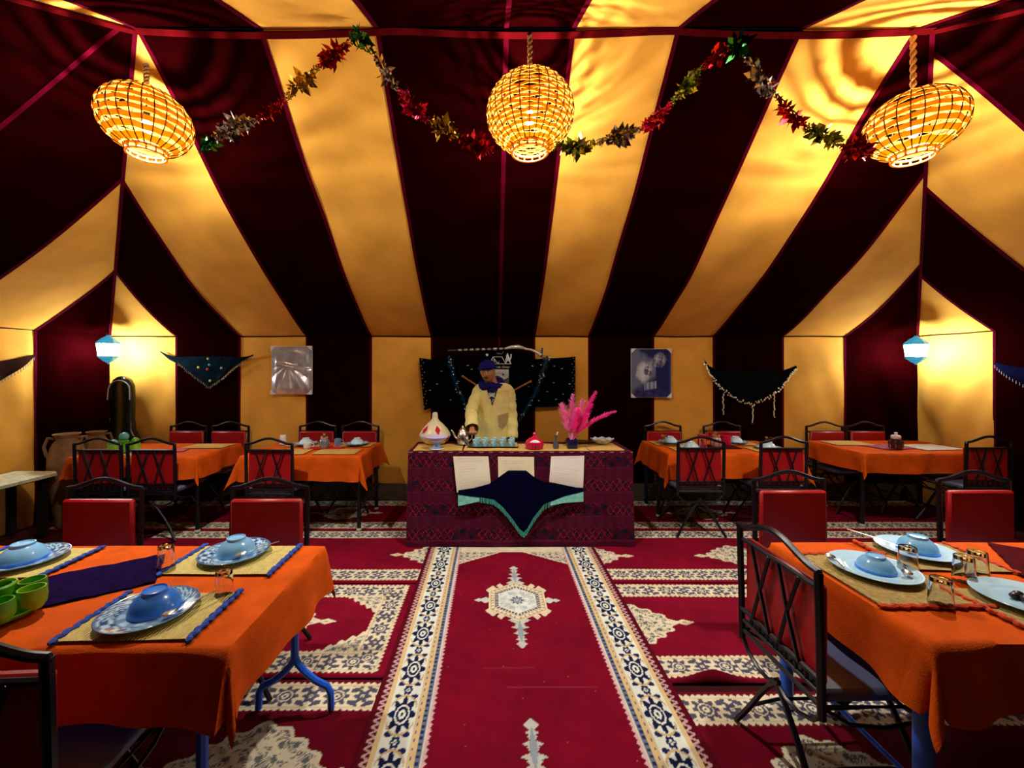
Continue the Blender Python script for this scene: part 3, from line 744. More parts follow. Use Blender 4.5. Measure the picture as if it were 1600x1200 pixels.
# papers and shawl on the front of the cloth
def at_front(px, py, d=3.63): return P(px, py, d)
def sheet_paper(label, tl, tr, br, bl, seed, tint):
    d = 3.628; q = [P(*p, d) for p in (bl, br, tr, tl)]
    nx, ny = 60, 70; U, V = np.meshgrid(np.linspace(0,1,nx), np.linspace(0,1,ny))
    pos = sum(np.array(q[k])[None,None,:]*wt[...,None] for k,wt in enumerate(((1-U)*(1-V), U*(1-V), U*V, (1-U)*V)))
    pos[...,1] += .006*np.sin(V*4+seed)*(1-V)
    c = np.broadcast_to(np.array(tint), U.shape+(3,)).copy()
    rng = np.random.RandomState(seed)
    for k in range(11):
        y = .93-k*.078; a, b = .08+.05*rng.rand(), .55+.35*rng.rand()
        if rng.rand() < .25: continue
        m = (np.abs(V-y) < .012)&(U > a)&(U < b)&(np.sin(U*150+k*3) > -.1)
        c = mixc(c, m*(.30 if k else .55), (.25,.28,.4))
    ctr = pos.reshape(-1,3).mean(0); o = painted('paper_sheet', PRINT, None, pos-ctr, c, nx, ny); o.location = ctr
    return tag(o, label, 'paper', 'sheets of paper pinned to the serving table cloth')
sheet_paper('cream paper with faint writing pinned left of the dark shawl', (708,713),(763,713),(767,757),(714,770), 3, (.95,.92,.76))
sheet_paper('blank cream paper pinned in the middle behind the top of the dark shawl', (778,713.5),(834.5,714),(835,760),(779,762), 5, (.96,.90,.66))
sheet_paper('white paper with faint writing pinned right of the dark shawl', (861,713),(913,712),(911,764),(858,753), 9, (.97,.95,.92))
def outline_cloth(o_name, label, cat, top, bot, d, mtl, wav=.008, group=None):
    # cloth between an upper and a lower edge line (pixels), hung at distance d
    n = len(top); ctr = P(sum(p[0] for p in top)/n, sum(p[1] for p in top+bot)/(2*n), d)
    t = thing(o_name, label, cat, ctr, 0, group)
    def lerp(l, u):
        x = u*(len(l)-1); i = min(int(x), len(l)-2); f = x-i; return (l[i][0]+(l[i+1][0]-l[i][0])*f, l[i][1]+(l[i+1][1]-l[i][1])*f)
    def fn(u, v, back=0):
        a, b = lerp(top, u), lerp(bot, u); p = P(a[0]+(b[0]-a[0])*v, a[1]+(b[1]-a[1])*v, d)-ctr
        return (p.x, -wav*(sin(u*21)+.6*sin(u*37+v*3))*v*.6-wav*.8+back, p.z)
    MB().grid(48, 14, fn).grid(48, 14, lambda u,v: fn(u,v,.004)).build('cloth', mtl, t, 60, fixn=False)
    return t, ctr, lerp
top = [(716,766),(740,762.5),(764,756),(776,748),(787,740),(794,735),(808,735),(822,735),(833,744),(848,752),(870,757),(890,761),(911,762)]
bot = [(716,773),(735,776),(755,778),(772,781),(786,793),(800,810),(812,827),(818,832),(824,826),(834,808),(850,788),(880,776),(911,768)]
t, ctr, lerp = outline_cloth('fringed_shawl', 'dark navy shawl with teal fringe pinned point down on the serving table cloth', 'shawl', top, bot, 3.615, NIGHTC)
def fringe_on(t, ctr, lerp, bot, d, mtl, n, ln, jit, nm='fringe', u0=0, u1=1, wd=.006, yo=-.012):
    g = MB(); rng = random.Random(n)
    for i in range(n):
        u = u0+(u1-u0)*(i+.5)/n; a = lerp(bot, u); b = lerp(bot, min(1, u+.01)); c = lerp(bot, max(0, u-.01))
        p = P(*a, d)-ctr; l = ln(u)*(1+jit*rng.uniform(-1,1)); dx = rng.uniform(-.004,.004)
        g.add([(p.x-wd/2, yo, p.z+.004),(p.x+wd/2, yo, p.z+.004),(p.x+wd/2+dx, yo-.002, p.z-l),(p.x-wd/2+dx, yo-.002, p.z-l),
               (p.x, yo-.004, p.z+.004),(p.x+dx, yo-.006, p.z-l)], [(0,4,5,3),(4,1,2,5),(0,3,2,1)])
    o = g.build(nm, mtl, t, fixn=False); o['kind'] = 'stuff'; return o
fr = fringe_on(t, ctr, lerp, bot, 3.613, TEALF, 150, lambda u: .040+.035*max(0, abs(u-.5)*2-.72)*2, .12)
fr['label'] = 'teal fringe'
for sx, a, b in ((0, 0, .14), (1, .86, 1)):
    def bf(u, v):
        uu = a+(b-a)*u; q = lerp(bot, uu); p = P(q[0], q[1]+(12*(1-u) if sx == 0 else 10*u)*v*1.0+5*v, 3.612)-ctr; return (p.x, -.016-.002*v, p.z)
    MB().grid(10, 4, bf).grid(10, 4, lambda u,v: (bf(u,v)[0], bf(u,v)[1]+.003, bf(u,v)[2])).build('teal_band', mat('teal_band', (.22,.68,.62), .8, var=.15, vscale=40), t, fixn=False, label='pale teal end band')

# ------------------------------------------------------------------ tableware
ZC = CZ+.003                                     # cloth surface
def at_top(px, py, z=ZC):
    d = (H-z)*F/(py-CY); return ((px-CX)*d/F, d, z)
def placemat(label, x, y, wx, wy, rz, m, yarn, group, z=ZC, sides='x'):
    t = thing('placemat', label, 'placemat', (x,y,z), rz, group)
    MB().grid(14, 14, lambda u,v: ((u-.5)*wx, (v-.5)*wy, .0035+.001*sin(u*8+v*5))).grid(14, 14, lambda u,v: ((u-.5)*wx, (v-.5)*wy, .0)).build('woven_sheet', m, t, fixn=False)
    if yarn:
        for s in (-1, 1):
            pts = []; rr = []
            for i in range(41):
                u = -.5+i/40; k = .012+.004*sin(i*1.9)
                pts.append((s*(wx/2+.004)+.004*sin(i*1.3), u*(wy+.03), .006) if sides == 'x' else (u*(wx+.03), s*(wy/2+.004)+.004*sin(i*1.3), .006)); rr.append(.0075+.0045*abs(sin(i*.95)))
            g = MB().tube(pts, rr, 7); 
            g.v = [(p[0], p[1], max(.0, p[2]*.75)) for p in g.v]
            g.build('yarn_edge', yarn, t)
    return t
def polar(name, prof, m, parent, colf, n=72):
    th = np.linspace(0, 2*pi, n+1); R = np.array([p[0] for p in prof]); Z = np.array([p[1] for p in prof])
    T, RR = np.meshgrid(th, R); ZZ = np.repeat(Z[:,None], n+1, 1)
    pos = np.stack([RR*np.cos(T), RR*np.sin(T), ZZ], -1)
    top = (np.arange(len(prof)) <= np.argmax(R))[:,None]*np.ones((1,n+1))
    return painted(name, m, parent, pos, colf(RR, T, top), n+1, len(prof))
def plate_prof(r, k=1):
    pr = [(r*f, z*k) for f,z in ((.001,.0065),(.15,.0065),(.3,.0065),(.45,.0066),(.56,.007),(.62,.009),(.66,.012),(.70,.014),(.75,.0155),(.80,.017),(.85,.0185),(.90,.020),(.95,.0215),(.985,.0225),(1.,.021),(.97,.018),(.7,.010),(.6,.004),(.58,.0),(.001,.0))]
    return pr
def plate(label, x, y, r, kind, z, group, rz=0.):
    t = thing('plate', label, 'plate', (x,y,z), rz, group)
    def blue(R, T, top):
        f = R/r; base = np.broadcast_to(np.array((.45,.75,.95)), R.shape+(3,)).copy()
        X, Y = R*np.cos(T), R*np.sin(T)
        ring = (f > .62)&(f < .97); chk = (np.floor((f-.62)/.117)+np.floor(T/(2*pi)*28)) % 2 == 0
        base = mixc(base, ring*chk*(np.sin(T*3+1) > -.2)*.95, (.012,.04,.20))
        base = mixc(base, ring*(np.abs(((T*14/pi+f*9) % 1)-.5) < .22)*(np.sin(T*3+1) <= -.2)*.95, (.012,.04,.20))
        base = mixc(base, (f > .95)*.8, (.02,.08,.30)); base = mixc(base, (np.abs(f-.61) < .02)*.8, (.02,.06,.25))
        base = mixc(base, (f < .58)*(np.cos(T*8) > .3)*(f > .3)*.6, (.03,.12,.45)); return mixc(base, (1-top), (.30,.5,.7))
    def sky(R, T, top):
        f = R/r; base = np.broadcast_to(np.array((.48,.78,1.0)), R.shape+(3,)).copy(); return mixc(base, (f < .5)*.25, (.2,.45,.9))
    def pale(R, T, top):
        f = R/r; base = np.broadcast_to(np.array((.50,.66,.72)), R.shape+(3,)).copy()
        return mixc(base, (f > .8)*(np.cos(T*16) > 0)*.8, (.02,.05,.12))
    polar('dish', plate_prof(r), GLAZEP, t, {'blue': blue, 'sky': sky, 'pale': pale}[kind], 80 if kind == 'blue' else 40)
    return t
BOWLP = [(.0745,0),(.0765,.002),(.0745,.012),(.068,.030),(.056,.046),(.042,.057),(.037,.060),(.037,.069),(.034,.070),(.031,.065),(.0,.064)]
def bowl(label, x, y, z, sc, m, group, rim=None):
    t = thing('bowl', label, 'bowl', (x,y,z), 0, group)
    inner = [(.070,.0),(.066,.02),(.05,.043),(0,.055)]
    g = MB().lathe([(0,.054)]+[(r*sc,zz*sc) for r,zz in inner[::-1][1:]]+[(r*sc,zz*sc) for r,zz in BOWLP], 32); g.build('body', m, t)
    if rim: MB().lathe([(.0768*sc,.001),(.0775*sc,.004),(.077*sc,.010*sc),(.0765*sc,.010*sc)], 32).build('rim_band', rim, t)
    return t
def spoon(label, a, b, z0, z1, sc=1.0):
    a = Vector((a[0], a[1], z0)); b = Vector((b[0], b[1], z1)); c = (a+b)/2
    t = thing('spoon', label, 'spoon', c, 0, 'spoons'); d = (b-a).normalized(); ln = (b-a).length
    q = Vector((0,0,1)).cross(d).normalized(); u = d.cross(q)
    M = Matrix((q, d, u)).transposed().to_4x4()
    g = MB(); g.tube([(0,-ln/2+.04,.0),(0,-ln/2+.07,.003),(0,0,.006),(0,ln/2-.02,.003),(0,ln/2,.002)], [.003,.0025,.0026,.005,.004], 8, flat=.45); g.xf(M); g.build('handle', STEEL, t)
    g = MB(); g.lathe([(0,-.004),(.012,-.002),(.017,.003),(.0165,.0034),(.011,-.0005),(0,-.0025)], 16, sy=1.5); g.xf(M @ Matrix.Translation((0,-ln/2+.022,.002))); g.build('spoon_bowl', STEEL, t)
    return t
def tumbler(label, x, y, z, h=.085, r=.031, group='glass tumblers', m=None):
    t = thing('glass_tumbler', label, 'glass', (x,y,z), 0, group)
    # turned upside down: open rim on the mat, thick base on top
    pr = [(r*1.06,0),(r*1.06,.0015),(r*.98,h*.4),(r*.92,h*.8),(r*.90,h-.003),(r*.84,h),(0,h),(0,h-.012),(r*.80,h-.013),(r*.88,h*.4),(r*.98,.0)]
    MB().lathe([(0.0,h)]+[(r*.84,h),(r*.90,h-.003),(r*.92,h*.8),(r*.98,h*.4),(r*1.06,.0015),(r*1.05,0),(r*.98,0),(r*.89,h*.4),(r*.81,h-.016),(0,h-.014)], 20).build('body', m or GLASS, t, 50)
    return t
GM = 'yellow mats with blue yarn edges'
placemat('yellow blue edged mat nearest the camera on the front left table', -1.145, 1.395, .40, .265, .03, YMAT, BLUEYARN, GM)
placemat('yellow blue edged mat at the far right corner of the front left table', -1.13, 1.80, .44, .265, .0, YMAT, BLUEYARN, GM)
placemat('yellow blue edged mat at the left edge of the photo, behind the green dish', -2.04, 1.775, .43, .27, .0, YMAT, BLUEYARN, GM)
GP = 'blue and white patterned plates'; PZ = ZC+.005
plate('blue checked plate with an upturned bowl nearest the camera at left', -1.165, 1.395, .142, 'blue', PZ, GP)
plate('blue leaf patterned plate at the far right corner of the front left table', -1.15, 1.835, .142, 'blue', PZ, GP, 1.4)
plate('blue patterned plate cut by the left edge of the photo', -2.02, 1.775, .142, 'blue', PZ, GP, 2.6)
GB = 'upturned blue bowls on the front left table'; BZ = PZ+.0072
bowl('upturned blue bowl nearest the camera on the front left table', -1.160, 1.412, BZ, 1.0, BLUEGL, GB)
bowl('upturned light blue bowl on the plate at the far right corner', -1.150, 1.845, BZ, 1.0, SKYGL, GB)
bowl('upturned blue bowl at the left edge of the photo', -2.03, 1.775, BZ, 1.05, SKYGL, GB, BLUEGL)
spoon('spoon on the checked plate nearest the camera', (-1.07,1.33), (-1.0,1.49), PZ+.026, PZ+.026)
spoon('spoon beside the light blue bowl at the far right corner of the left table', (-1.10,1.76), (-.985,1.90), PZ+.026, PZ+.032)
g1 = at_top(350, 927); tumbler('upturned tumbler between the two right mats of the front left table', g1[0], g1[1]-.0, ZC+.001)
g1 = at_top(287, 884); tumbler('upturned tumbler at the left edge of the far right yellow mat', -1.375, 1.73, ZC+.012)
t = thing('table_runner', 'dark navy cloth lying askew in the middle of the front left table', 'cloth', (-1.73,1.53,ZC), radians(33))
MB().grid(16, 10, lambda u,v: ((u-.5)*.56+.004*sin(v*40), (v-.5)*.29+.005*sin(u*34), .003+.0015*sin(u*14+v*7))).grid(16, 10, lambda u,v: ((u-.5)*.56, (v-.5)*.29, 0)).build('cloth', NAVYC, t, fixn=False)
t.location = (-1.635, 1.58, ZC)
def green_dish(label, x, y, z, sc, lids):
    t = thing('ceramic_dish_set', label, 'dish', (x,y,z), .3, 'green glazed dish sets')
    MB().lathe([(0,0),(.075,0),(.092,.006),(.104,.020),(.101,.022),(.085,.012),(0,.010)], 32).xf(Matrix.Scale(sc,4)).build('tray', GREEN, t)
    def cup(r, h): return MB().lathe([(0,0),(r*.7,0),(r*.95,h*.25),(r,h*.6),(r*.9,h),(r*.80,h),(r*.86,h*.6),(r*.75,h*.3),(0,h*.22)], 20)
    for k in range(6):
        a = 2*pi*k/6; c = cup(.040, .070).move((.082*cos(a), .082*sin(a), .012)).xf(Matrix.Scale(sc,4)); cb = c.build('cup', GREEN if k % 2 else mat('lime_glaze', (.25,.55,.03), .22, var=.3, vscale=16), t)
        if lids and k % 2 == 0: MB().ball((.082*cos(a)*sc, .082*sin(a)*sc, (.012+.080)*sc), .031*sc, 12, 8).build('lid', TEALGL if k else GREEN, cb)
    MB().lathe([(0,.010),(.022,.012),(.016,.04),(.03,.075),(.034,.10),(.026,.105),(.028,.09),(0,.08)], 20).xf(Matrix.Scale(sc,4)).build('centre_cup', GREEN, t)
    if lids:
        MB().ball((0,0,.135*sc), .036*sc, 14, 10).build('knob', TEALGL, t, label='teal ball knob')
    return t
green_dish('green glazed dish set with cups at the left edge of the front left table', -1.66, 1.385, ZC+.005, 1.0, False)
green_dish('green and teal dish set with ball lids on the far left back table', -3.66, 4.08, ZC+.005, 1.15, True)

GS = 'straw mats with orange fringe'
placemat('straw mat before the lattice chair on the front right table', 1.572, 1.645, .385, .40, 0, STRAW, ORYARN, GS, sides='y')
placemat('straw mat at the far side of the front right table, under the spoon plate', 1.955, 1.83, .40, .27, -.06, STRAW, ORYARN, GS)
placemat('straw mat at the right edge of the photo on the front right table', 1.93, 1.425, .40, .27, .0, STRAW, ORYARN, GS)
GP2 = 'plain light blue plates'
plate('light blue plate nearest the lattice chair', 1.575, 1.69, .150, 'sky', PZ, GP2)
plate('light blue plate at the far side with a spoon sticking out', 1.93, 1.865, .142, 'sky', PZ, GP2)
plate('light blue plate cut by the right edge of the photo', 1.915, 1.46, .145, 'sky', PZ, GP2)
GB2 = 'upturned bowls on the front right table'
bowl('low upturned blue bowl on the plate nearest the lattice chair', 1.585, 1.69, BZ, .85, SKYGL, GB2, BLUEGL)
bowl('upturned blue bowl on the far plate with the spoon', 1.945, 1.87, BZ, .95, SKYGL, GB2, BLUEGL)
spoon('spoon with its handle sticking up past the far light blue plate', (1.868,1.815), (1.735,2.0), PZ+.026, PZ+.05)
spoon('spoon on the right rim of the plate nearest the lattice chair', (1.63,1.60), (1.71,1.72), PZ+.026, PZ+.028)
spoon('spoon on the left rim of the plate nearest the lattice chair', (1.46,1.78), (1.43,1.66), PZ+.026, PZ+.028)
t = thing('date_fruits', 'few dark dates on the plate at the right edge', 'fruit', (1.885,1.475,PZ+.0072))
for k,(a,b) in enumerate(((0,0),(.026,.012),(.012,-.022))): MB().ball((a,b,.011), .013, 10, 7, (1.4,1,.8)).build('date', mat('date_skin', (.02,.012,.03), .3), t)
for px, py, lb in ((1470,944,'tumbler nearest the camera on the front right table'),(1410,889,'tumbler left of the far light blue plate'),(1506,905,'left tumbler of the two beside the far light blue plate'),(1527,897,'right tumbler of the two beside the far light blue plate')):
    q = at_top(px, py, ZC+.004); tumbler(lb, q[0]+(.022 if px == 1410 else 0), q[1], ZC+.0055, .092, .033)
t = thing('table_runner', 'dark maroon cloth with white threads at the right edge of the front right table', 'cloth', (2.46,1.66,ZC), radians(52))
MB().grid(16, 10, lambda u,v: ((u-.5)*.40+.004*sin(v*40), (v-.5)*.50+.005*sin(u*34), .003+.0015*sin(u*14+v*7))).grid(16, 10, lambda u,v: ((u-.5)*.40, (v-.5)*.50, 0)).build('cloth', MAROONC, t, fixn=False)

# back tables
def flat_mat(label, x, y, wx, wy, m, group, rz=0, nm='placemat', z=ZC):
    o = MB().grid(8, 8, lambda u,v: ((u-.5)*wx, (v-.5)*wy, .003+.001*sin(u*7+v*4))).grid(8, 8, lambda u,v: ((u-.5)*wx, (v-.5)*wy, 0)).build(nm, m, None, loc=(x,y,z), fixn=False); o.rotation_euler = (0,0,rz)
    return tag(o, label, 'placemat' if nm == 'placemat' else 'cloth', group)
GT = 'straw mats on the back tables'
flat_mat('straw mat in front of the lone lattice chair by the grey poster table', -2.05, 4.12, .42, .26, TAN, GT)
flat_mat('straw mat at the front right of the table under the grey poster', -1.55, 4.12, .42, .26, TAN, GT)
flat_mat('straw mat at the back right of the table under the grey poster', -1.50, 4.50, .40, .24, TAN, GT)
flat_mat('straw mat at the back left of the table under the grey poster', -2.03, 4.50, .40, .24, TAN, GT)
flat_mat('red napkin in the middle of the table under the grey poster', -1.78, 4.31, .42, .16, REDC, None, 0, 'napkin')
GBB = 'upturned pale bowls on the back tables'; GPB = 'small dark rimmed plates on the back tables'
def setting(x, y, lb): plate('dark rimmed plate '+lb, x, y, .125, 'pale', ZC+.0045, GPB); bowl('upturned pale bowl '+lb, x, y, ZC+.0045+.0072, .95, PALEGL, GBB, BLUEGL)
setting(-2.03, 4.48, 'left of the sugar jar under the grey poster'); setting(-1.47, 4.48, 'at the back right of the table under the grey poster')
def jar(label, x, y, z, sc, base, lid):
    t = thing('sugar_jar', label, 'jar', (x,y,z), 0, 'glass jars on the back tables')
    MB().lathe([(0,0),(.040,0),(.046,.01),(.047,.05),(.040,.075),(.030,.085),(0,.086)], 20).xf(Matrix.Scale(sc,4)).build('body', base, t)
    MB().lathe([(.031,.086),(.034,.09),(.034,.108),(.026,.116),(.010,.120),(.010,.13),(.014,.138),(0,.142)], 20).xf(Matrix.Scale(sc,4)).build('lid', lid, t)
    g = MB()
    for k in range(8): a = 2*pi*k/8; g.tube([(.047*cos(a),.047*sin(a),.008),(.048*cos(a),.048*sin(a),.05),(.041*cos(a),.041*sin(a),.074)], .0035, 5)
    g.xf(Matrix.Scale(sc,4)); o = g.build('facets', SILVER, t); return t
jar('silver sugar jar on the red napkin under the grey poster', -1.755, 4.30, ZC+.004, 1.12, mat('smoked_glass', (.25,.30,.40), .12, .3), SILVER)
def cup(label, x, y, z, m, r=.036, h=.075, group='cups on the back tables'):
    t = thing('cup', label, 'cup', (x,y,z), .4, group)
    MB().lathe([(0,0),(r*.8,0),(r*.92,h*.1),(r,h),(r*.92,h),(r*.84,h*.15),(0,h*.1)], 20).build('body', m, t)
    MB().tube([(r*.95,0,h*.8),(r*1.5,0,h*.72),(r*1.6,0,h*.5),(r*1.4,0,h*.3),(r*.93,0,h*.22)], .005, 6).build('handle', m, t); return t
cup('small white cup beside the silver sugar jar', -1.92, 4.27, ZC+.004, WHITE, .04, .06)
cup('blue mug right of the silver sugar jar', -1.66, 4.42, ZC+.0045, mat('mug_blue', (.2,.3,.6), .3, var=.5, vscale=60))
tumbler('tumbler at the back left of the table under the grey poster', -2.30, 4.52, ZC+.001, .10, .035, m=WHITE)
for i,(x,y,lb) in enumerate(((2.0,4.58,'at the back left of the table right of the serving table'),(2.075,4.25,'before the lattice chair beside the serving table'),(2.73,4.58,'behind the red tin on the table right of the serving table'),(2.87,4.25,'at the front right of the table under the black shawl'))):
    flat_mat('straw mat '+lb, x, y, .40, .24, TAN, GT); setting(x, y, lb)
for i,(x,y,lb) in enumerate(((1.90,4.50,'left of the back left bowl, right of the serving table'),(2.19,4.24,'right of the bowl before the chair beside the serving table'),(2.62,4.55,'between the red tin and the back right bowl'),(2.98,4.40,'at the back right corner of the table under the black shawl'))):
    tumbler('tumbler '+lb, x, y, ZC+.0045, .10, .036)
flat_mat('dark napkin under the jars in the middle of the table right of the serving table', 2.42, 4.38, .40, .22, MAROONC, None, 0, 'napkin')
jar('clear jar with silver lid on the dark napkin under the black shawl', 2.40, 4.38, ZC+.004, 1.15, mat('rosy_glass', (.55,.35,.40), .12, .2), SILVER)
t = thing('red_tin', 'red tin box beside the clear jar on the dark napkin', 'tin', (2.55,4.46,ZC+.0045)); MB().lathe([(0,0),(.05,0),(.052,.004),(.052,.085),(.05,.09),(0,.09)], 24).build('body', REDGL, t); MB().lathe([(.053,.088),(.054,.092),(.054,.104),(.05,.108),(0,.109)], 24).build('lid', REDGL, t)
t = thing('red_tin', 'red tin box behind the chair beside the serving table, left of the clear jar', 'tin', (2.29,4.46,ZC+.0045)); MB().lathe([(0,0),(.04,0),(.042,.004),(.042,.095),(.04,.10),(0,.10)], 24).build('body', REDGL, t); MB().lathe([(.043,.097),(.044,.102),(.044,.114),(.04,.118),(0,.119)], 24).build('lid', REDGL, t)
flat_mat('straw mat at the back left of the far right table', 3.98, 4.60, .42, .26, TAN, GT)
flat_mat('white mat right of the jar on the far right table', 4.66, 4.36, .44, .30, mat('white_weave', (.75,.73,.62), .85, var=.1, vscale=30), GT, .1)
flat_mat('purple napkin under the jar on the far right table', 4.25, 4.38, .40, .26, mat('purple_cloth', (.35,.06,.12), .85, var=.2, vscale=20), None, .2, 'napkin')
jar('dark based jar alone on the far right table', 4.215, 4.27, ZC+.004, 1.2, mat('dark_glass', (.05,.02,.03), .12, .2), WHITE)
flat_mat('cream mat under the green dish on the far left table', -3.70, 4.08, .50, .28, mat('white_weave', (.75,.73,.62), .85, var=.1, vscale=30), GT, 0, z=ZC-.0)
flat_mat('straw mat at the back right of the far left table', -3.05, 4.42, .42, .24, TAN, GT)
flat_mat('red napkin right of the green dish on the far left table', -3.30, 4.17, .34, .18, mat('faded_red', (.55,.07,.08), .85, var=.3, vscale=30), None, .3, 'napkin')

# ------------------------------------------------------------------ things on the serving table
SZ2 = SZ+.0055
def on_serve(px, py, z=SZ2): return at_top(px, py, z)
x,y,z = on_serve(679, 695.5)
t = thing('tagine', 'white lidded tagine dish with red diamonds at the left of the serving table', 'tagine', (x-.006,4.02,z))
x0 = x
MB().lathe([(0,0),(.085,0),(.125,.03),(.150,.075),(.148,.082),(.138,.078),(.115,.036),(0,.012)], 36).build('dish', CREAM, t)
MB().lathe([(.143,.082),(.150,.088),(.148,.105),(.118,.150),(.078,.195),(.045,.225),(.030,.245),(.027,.275),(.024,.30),(.016,.308),(0,.31)], 36).build('lid', CREAM, t)
MB().lathe([(.151,.080),(.154,.083),(.152,.091),(.149,.092)], 36).build('painted_band', LILAC, t, label='lilac wavy band')
def diamond(an, zc, sz, r, slope, par):
    g = MB(); 
    for k in (1., .62):
        pts = []
        for da, dz in ((0,-1.25),(1,0),(0,1.25),(-1,0)):
            zz = zc+dz*sz*.5*k; rr = r-slope*(zz-zc)+.0025+(.001 if k < 1 else 0); a = an+da*sz*.42*k/r
            pts.append((rr*cos(a), rr*sin(a), zz))
        if k == 1: g.add(pts, [(0,1,2,3)])
    g.build('red_diamond', REDGL, par, fixn=False)
diamond(-pi/2+.35, .150, .062, .1205, .95, t); diamond(-pi/2+1.05, .054, .055, .142, -.55, t); diamond(-pi/2-.75, .150, .062, .1205, .95, t)
x,y,z = on_serve(684, 701); 
t = thing('footed_bowl', 'blue and lilac footed bowl in front of the white tagine', 'bowl', (x-.005,3.752,z))
MB().lathe([(0,0),(.068,.002),(.072,.007),(.03,.009),(0,.010)], 28).build('saucer', WHITE, t)
MB().lathe([(.0,.010),(.034,.010),(.036,.015),(.030,.05),(.034,.056),(0,.056)], 24).build('foot', SKYGL, t)
MB().lathe([(.030,.056),(.065,.078),(.098,.106),(.101,.113),(.094,.110),(.06,.085),(0,.066)], 32).build('bowl', LILAC, t)
tpx, tpy, tpz = on_serve(723, 694)
t = thing('tea_tray', 'small silver tray under the silver teapot', 'tray', (tpx,tpy,tpz)); MB().lathe([(0,0),(.07,0),(.09,.01),(.092,.012),(.088,.013),(.068,.004),(0,.004)], 32).build('dish', SILVER, t)
t = thing('teapot', 'silver teapot held by the man in the yellow robe', 'teapot', (tpx,tpy,tpz+.0045), pi*.93)
MB().lathe([(0,0),(.050,0),(.056,.012),(.060,.035),(.055,.07),(.044,.10),(.036,.115),(.034,.12),(0,.121)], 24).build('body', SILVER, t)
MB().lathe([(.037,.120),(.039,.124),(.030,.142),(.012,.155),(.008,.160),(.012,.168),(.008,.176),(0,.178)], 20).build('lid', SILVER, t)
MB().tube([(.052,0,.045),(.078,0,.062),(.092,0,.095),(.108,0,.125),(.118,0,.130)], [.012,.011,.009,.006,.005], 8).build('spout', SILVER, t)
MB().tube([(-.046,0,.104),(-.075,0,.116),(-.094,0,.095),(-.092,0,.058),(-.070,0,.034),(-.056,0,.028)], .006, 8).build('handle', SILVER, t)
x,y,z = on_serve(770, 697)
t = thing('tea_tray', 'long silver tray carrying the row of blue tea glasses', 'tray', (x,y,z)); tx, ty = x, y
def rr(hw, hh, rad, zz, n=6):
    pts = []
    for cx_, cy_, a0 in ((hw-rad,hh-rad,0),(-hw+rad,hh-rad,pi/2),(-hw+rad,-hh+rad,pi),(hw-rad,-hh+rad,3*pi/2)):
        for i in range(n+1): a = a0+pi/2*i/n; pts.append((cx_+rad*cos(a), cy_+rad*sin(a), zz))
    return pts
MB().loft([rr(.205,.085,.03,0), rr(.235,.105,.03,.014), rr(.24,.108,.03,.016), rr(.232,.10,.03,.017), rr(.203,.083,.03,.004)]).build('dish', SILVER, t)
TG = mat('tea_glass', (.38,.80,.95), .08, var=.4, vscale=50, spec=.7); k = 0
for row, yy, n in ((0,-.045,5),(1,.045,5)):
    for i in range(n):
        xx = -.165+.083*i+(.02 if row else 0)
        g = thing('tea_glass', ('front' if row == 0 else 'back')+' row of the long silver tray, '+('leftmost','second from left','middle','second from right','rightmost')[i]+' blue tea glass', 'glass', (tx+xx, ty+yy, z+.0045), 0, 'blue tea glasses on the long tray')
        MB().lathe([(0,0),(.020,0),(.022,.004),(.025,.05),(.027,.068),(.0255,.068),(.022,.01),(0,.008)], 18).build('body', TG, g)
        MB().tube([(.0268*cos(2*pi*q/18), .0268*sin(2*pi*q/18), .067) for q in range(18)], .0013, 5, closed=True).build('gilt_rim', CREAM, g)
x,y,z = on_serve(835, 701)
t = thing('lidded_pot', 'red lidded pot with a white patch right of the tea tray', 'pot', (x,y,z))
MB().lathe([(0,0),(.062,0),(.075,.012),(.082,.045),(.080,.052),(0,.050)], 32).build('body', REDGL, t)
MB().lathe([(.083,.050),(.084,.056),(.070,.080),(.042,.100),(.016,.112),(.012,.125),(.018,.138),(.010,.150),(0,.152)], 32).build('lid', REDGL, t)
g = MB().grid(14, 3, lambda u,v: ((.0755-.008*v)*cos(-pi/2-.75+1.5*u)*1.03, (.0755-.008*v)*sin(-pi/2-.75+1.5*u)*1.03, .066+.022*v*sin(pi*u)+.004)); g.build('white_glaze_patch', WHITE, t, fixn=False, label='white patch on the lid')
g = MB()
for k in range(18): a = 2*pi*k/18; g.tube([(.073*cos(a),.073*sin(a),.010),(.083*cos(a),.083*sin(a),.044)], .006, 5)
g.build('ribs', mat('red_rib', (.65,.02,.12), .25), t)
x,y,z = on_serve(868.5, 701)
t = thing('small_bottle', 'small dark bottle left of the dark blue pot', 'bottle', (x,y,z)); MB().lathe([(0,0),(.022,0),(.028,.02),(.026,.05),(.014,.075),(.010,.095),(.013,.11),(.016,.125),(0,.126)], 20).build('body', mat('bottle_grey', (.12,.13,.18), .25, .4, var=.3, vscale=50), t)
MB().tube([(.008,0,.125),(.012,0,.14),(.020,0,.155)], .006, 6).build('stopper', CREAM, t)
x,y,z = on_serve(893.5, 700.5)
t = thing('plume_pot', 'square dark blue pot in front of the pink plumes', 'pot', (x,y,z)); pot = (x,y,z)
MB().loft([rr(.042,.042,.014,0,3), rr(.048,.048,.014,.03,3), rr(.049,.049,.014,.085,3), rr(.044,.044,.012,.088,3), rr(.042,.042,.012,.085,3), rr(.03,.03,.01,.07,3)]).build('body', INK, t)
t = thing('pink_plumes', 'spray of pink pampas plumes standing in the dark blue pot', 'plumes', (x,y,z+.076))
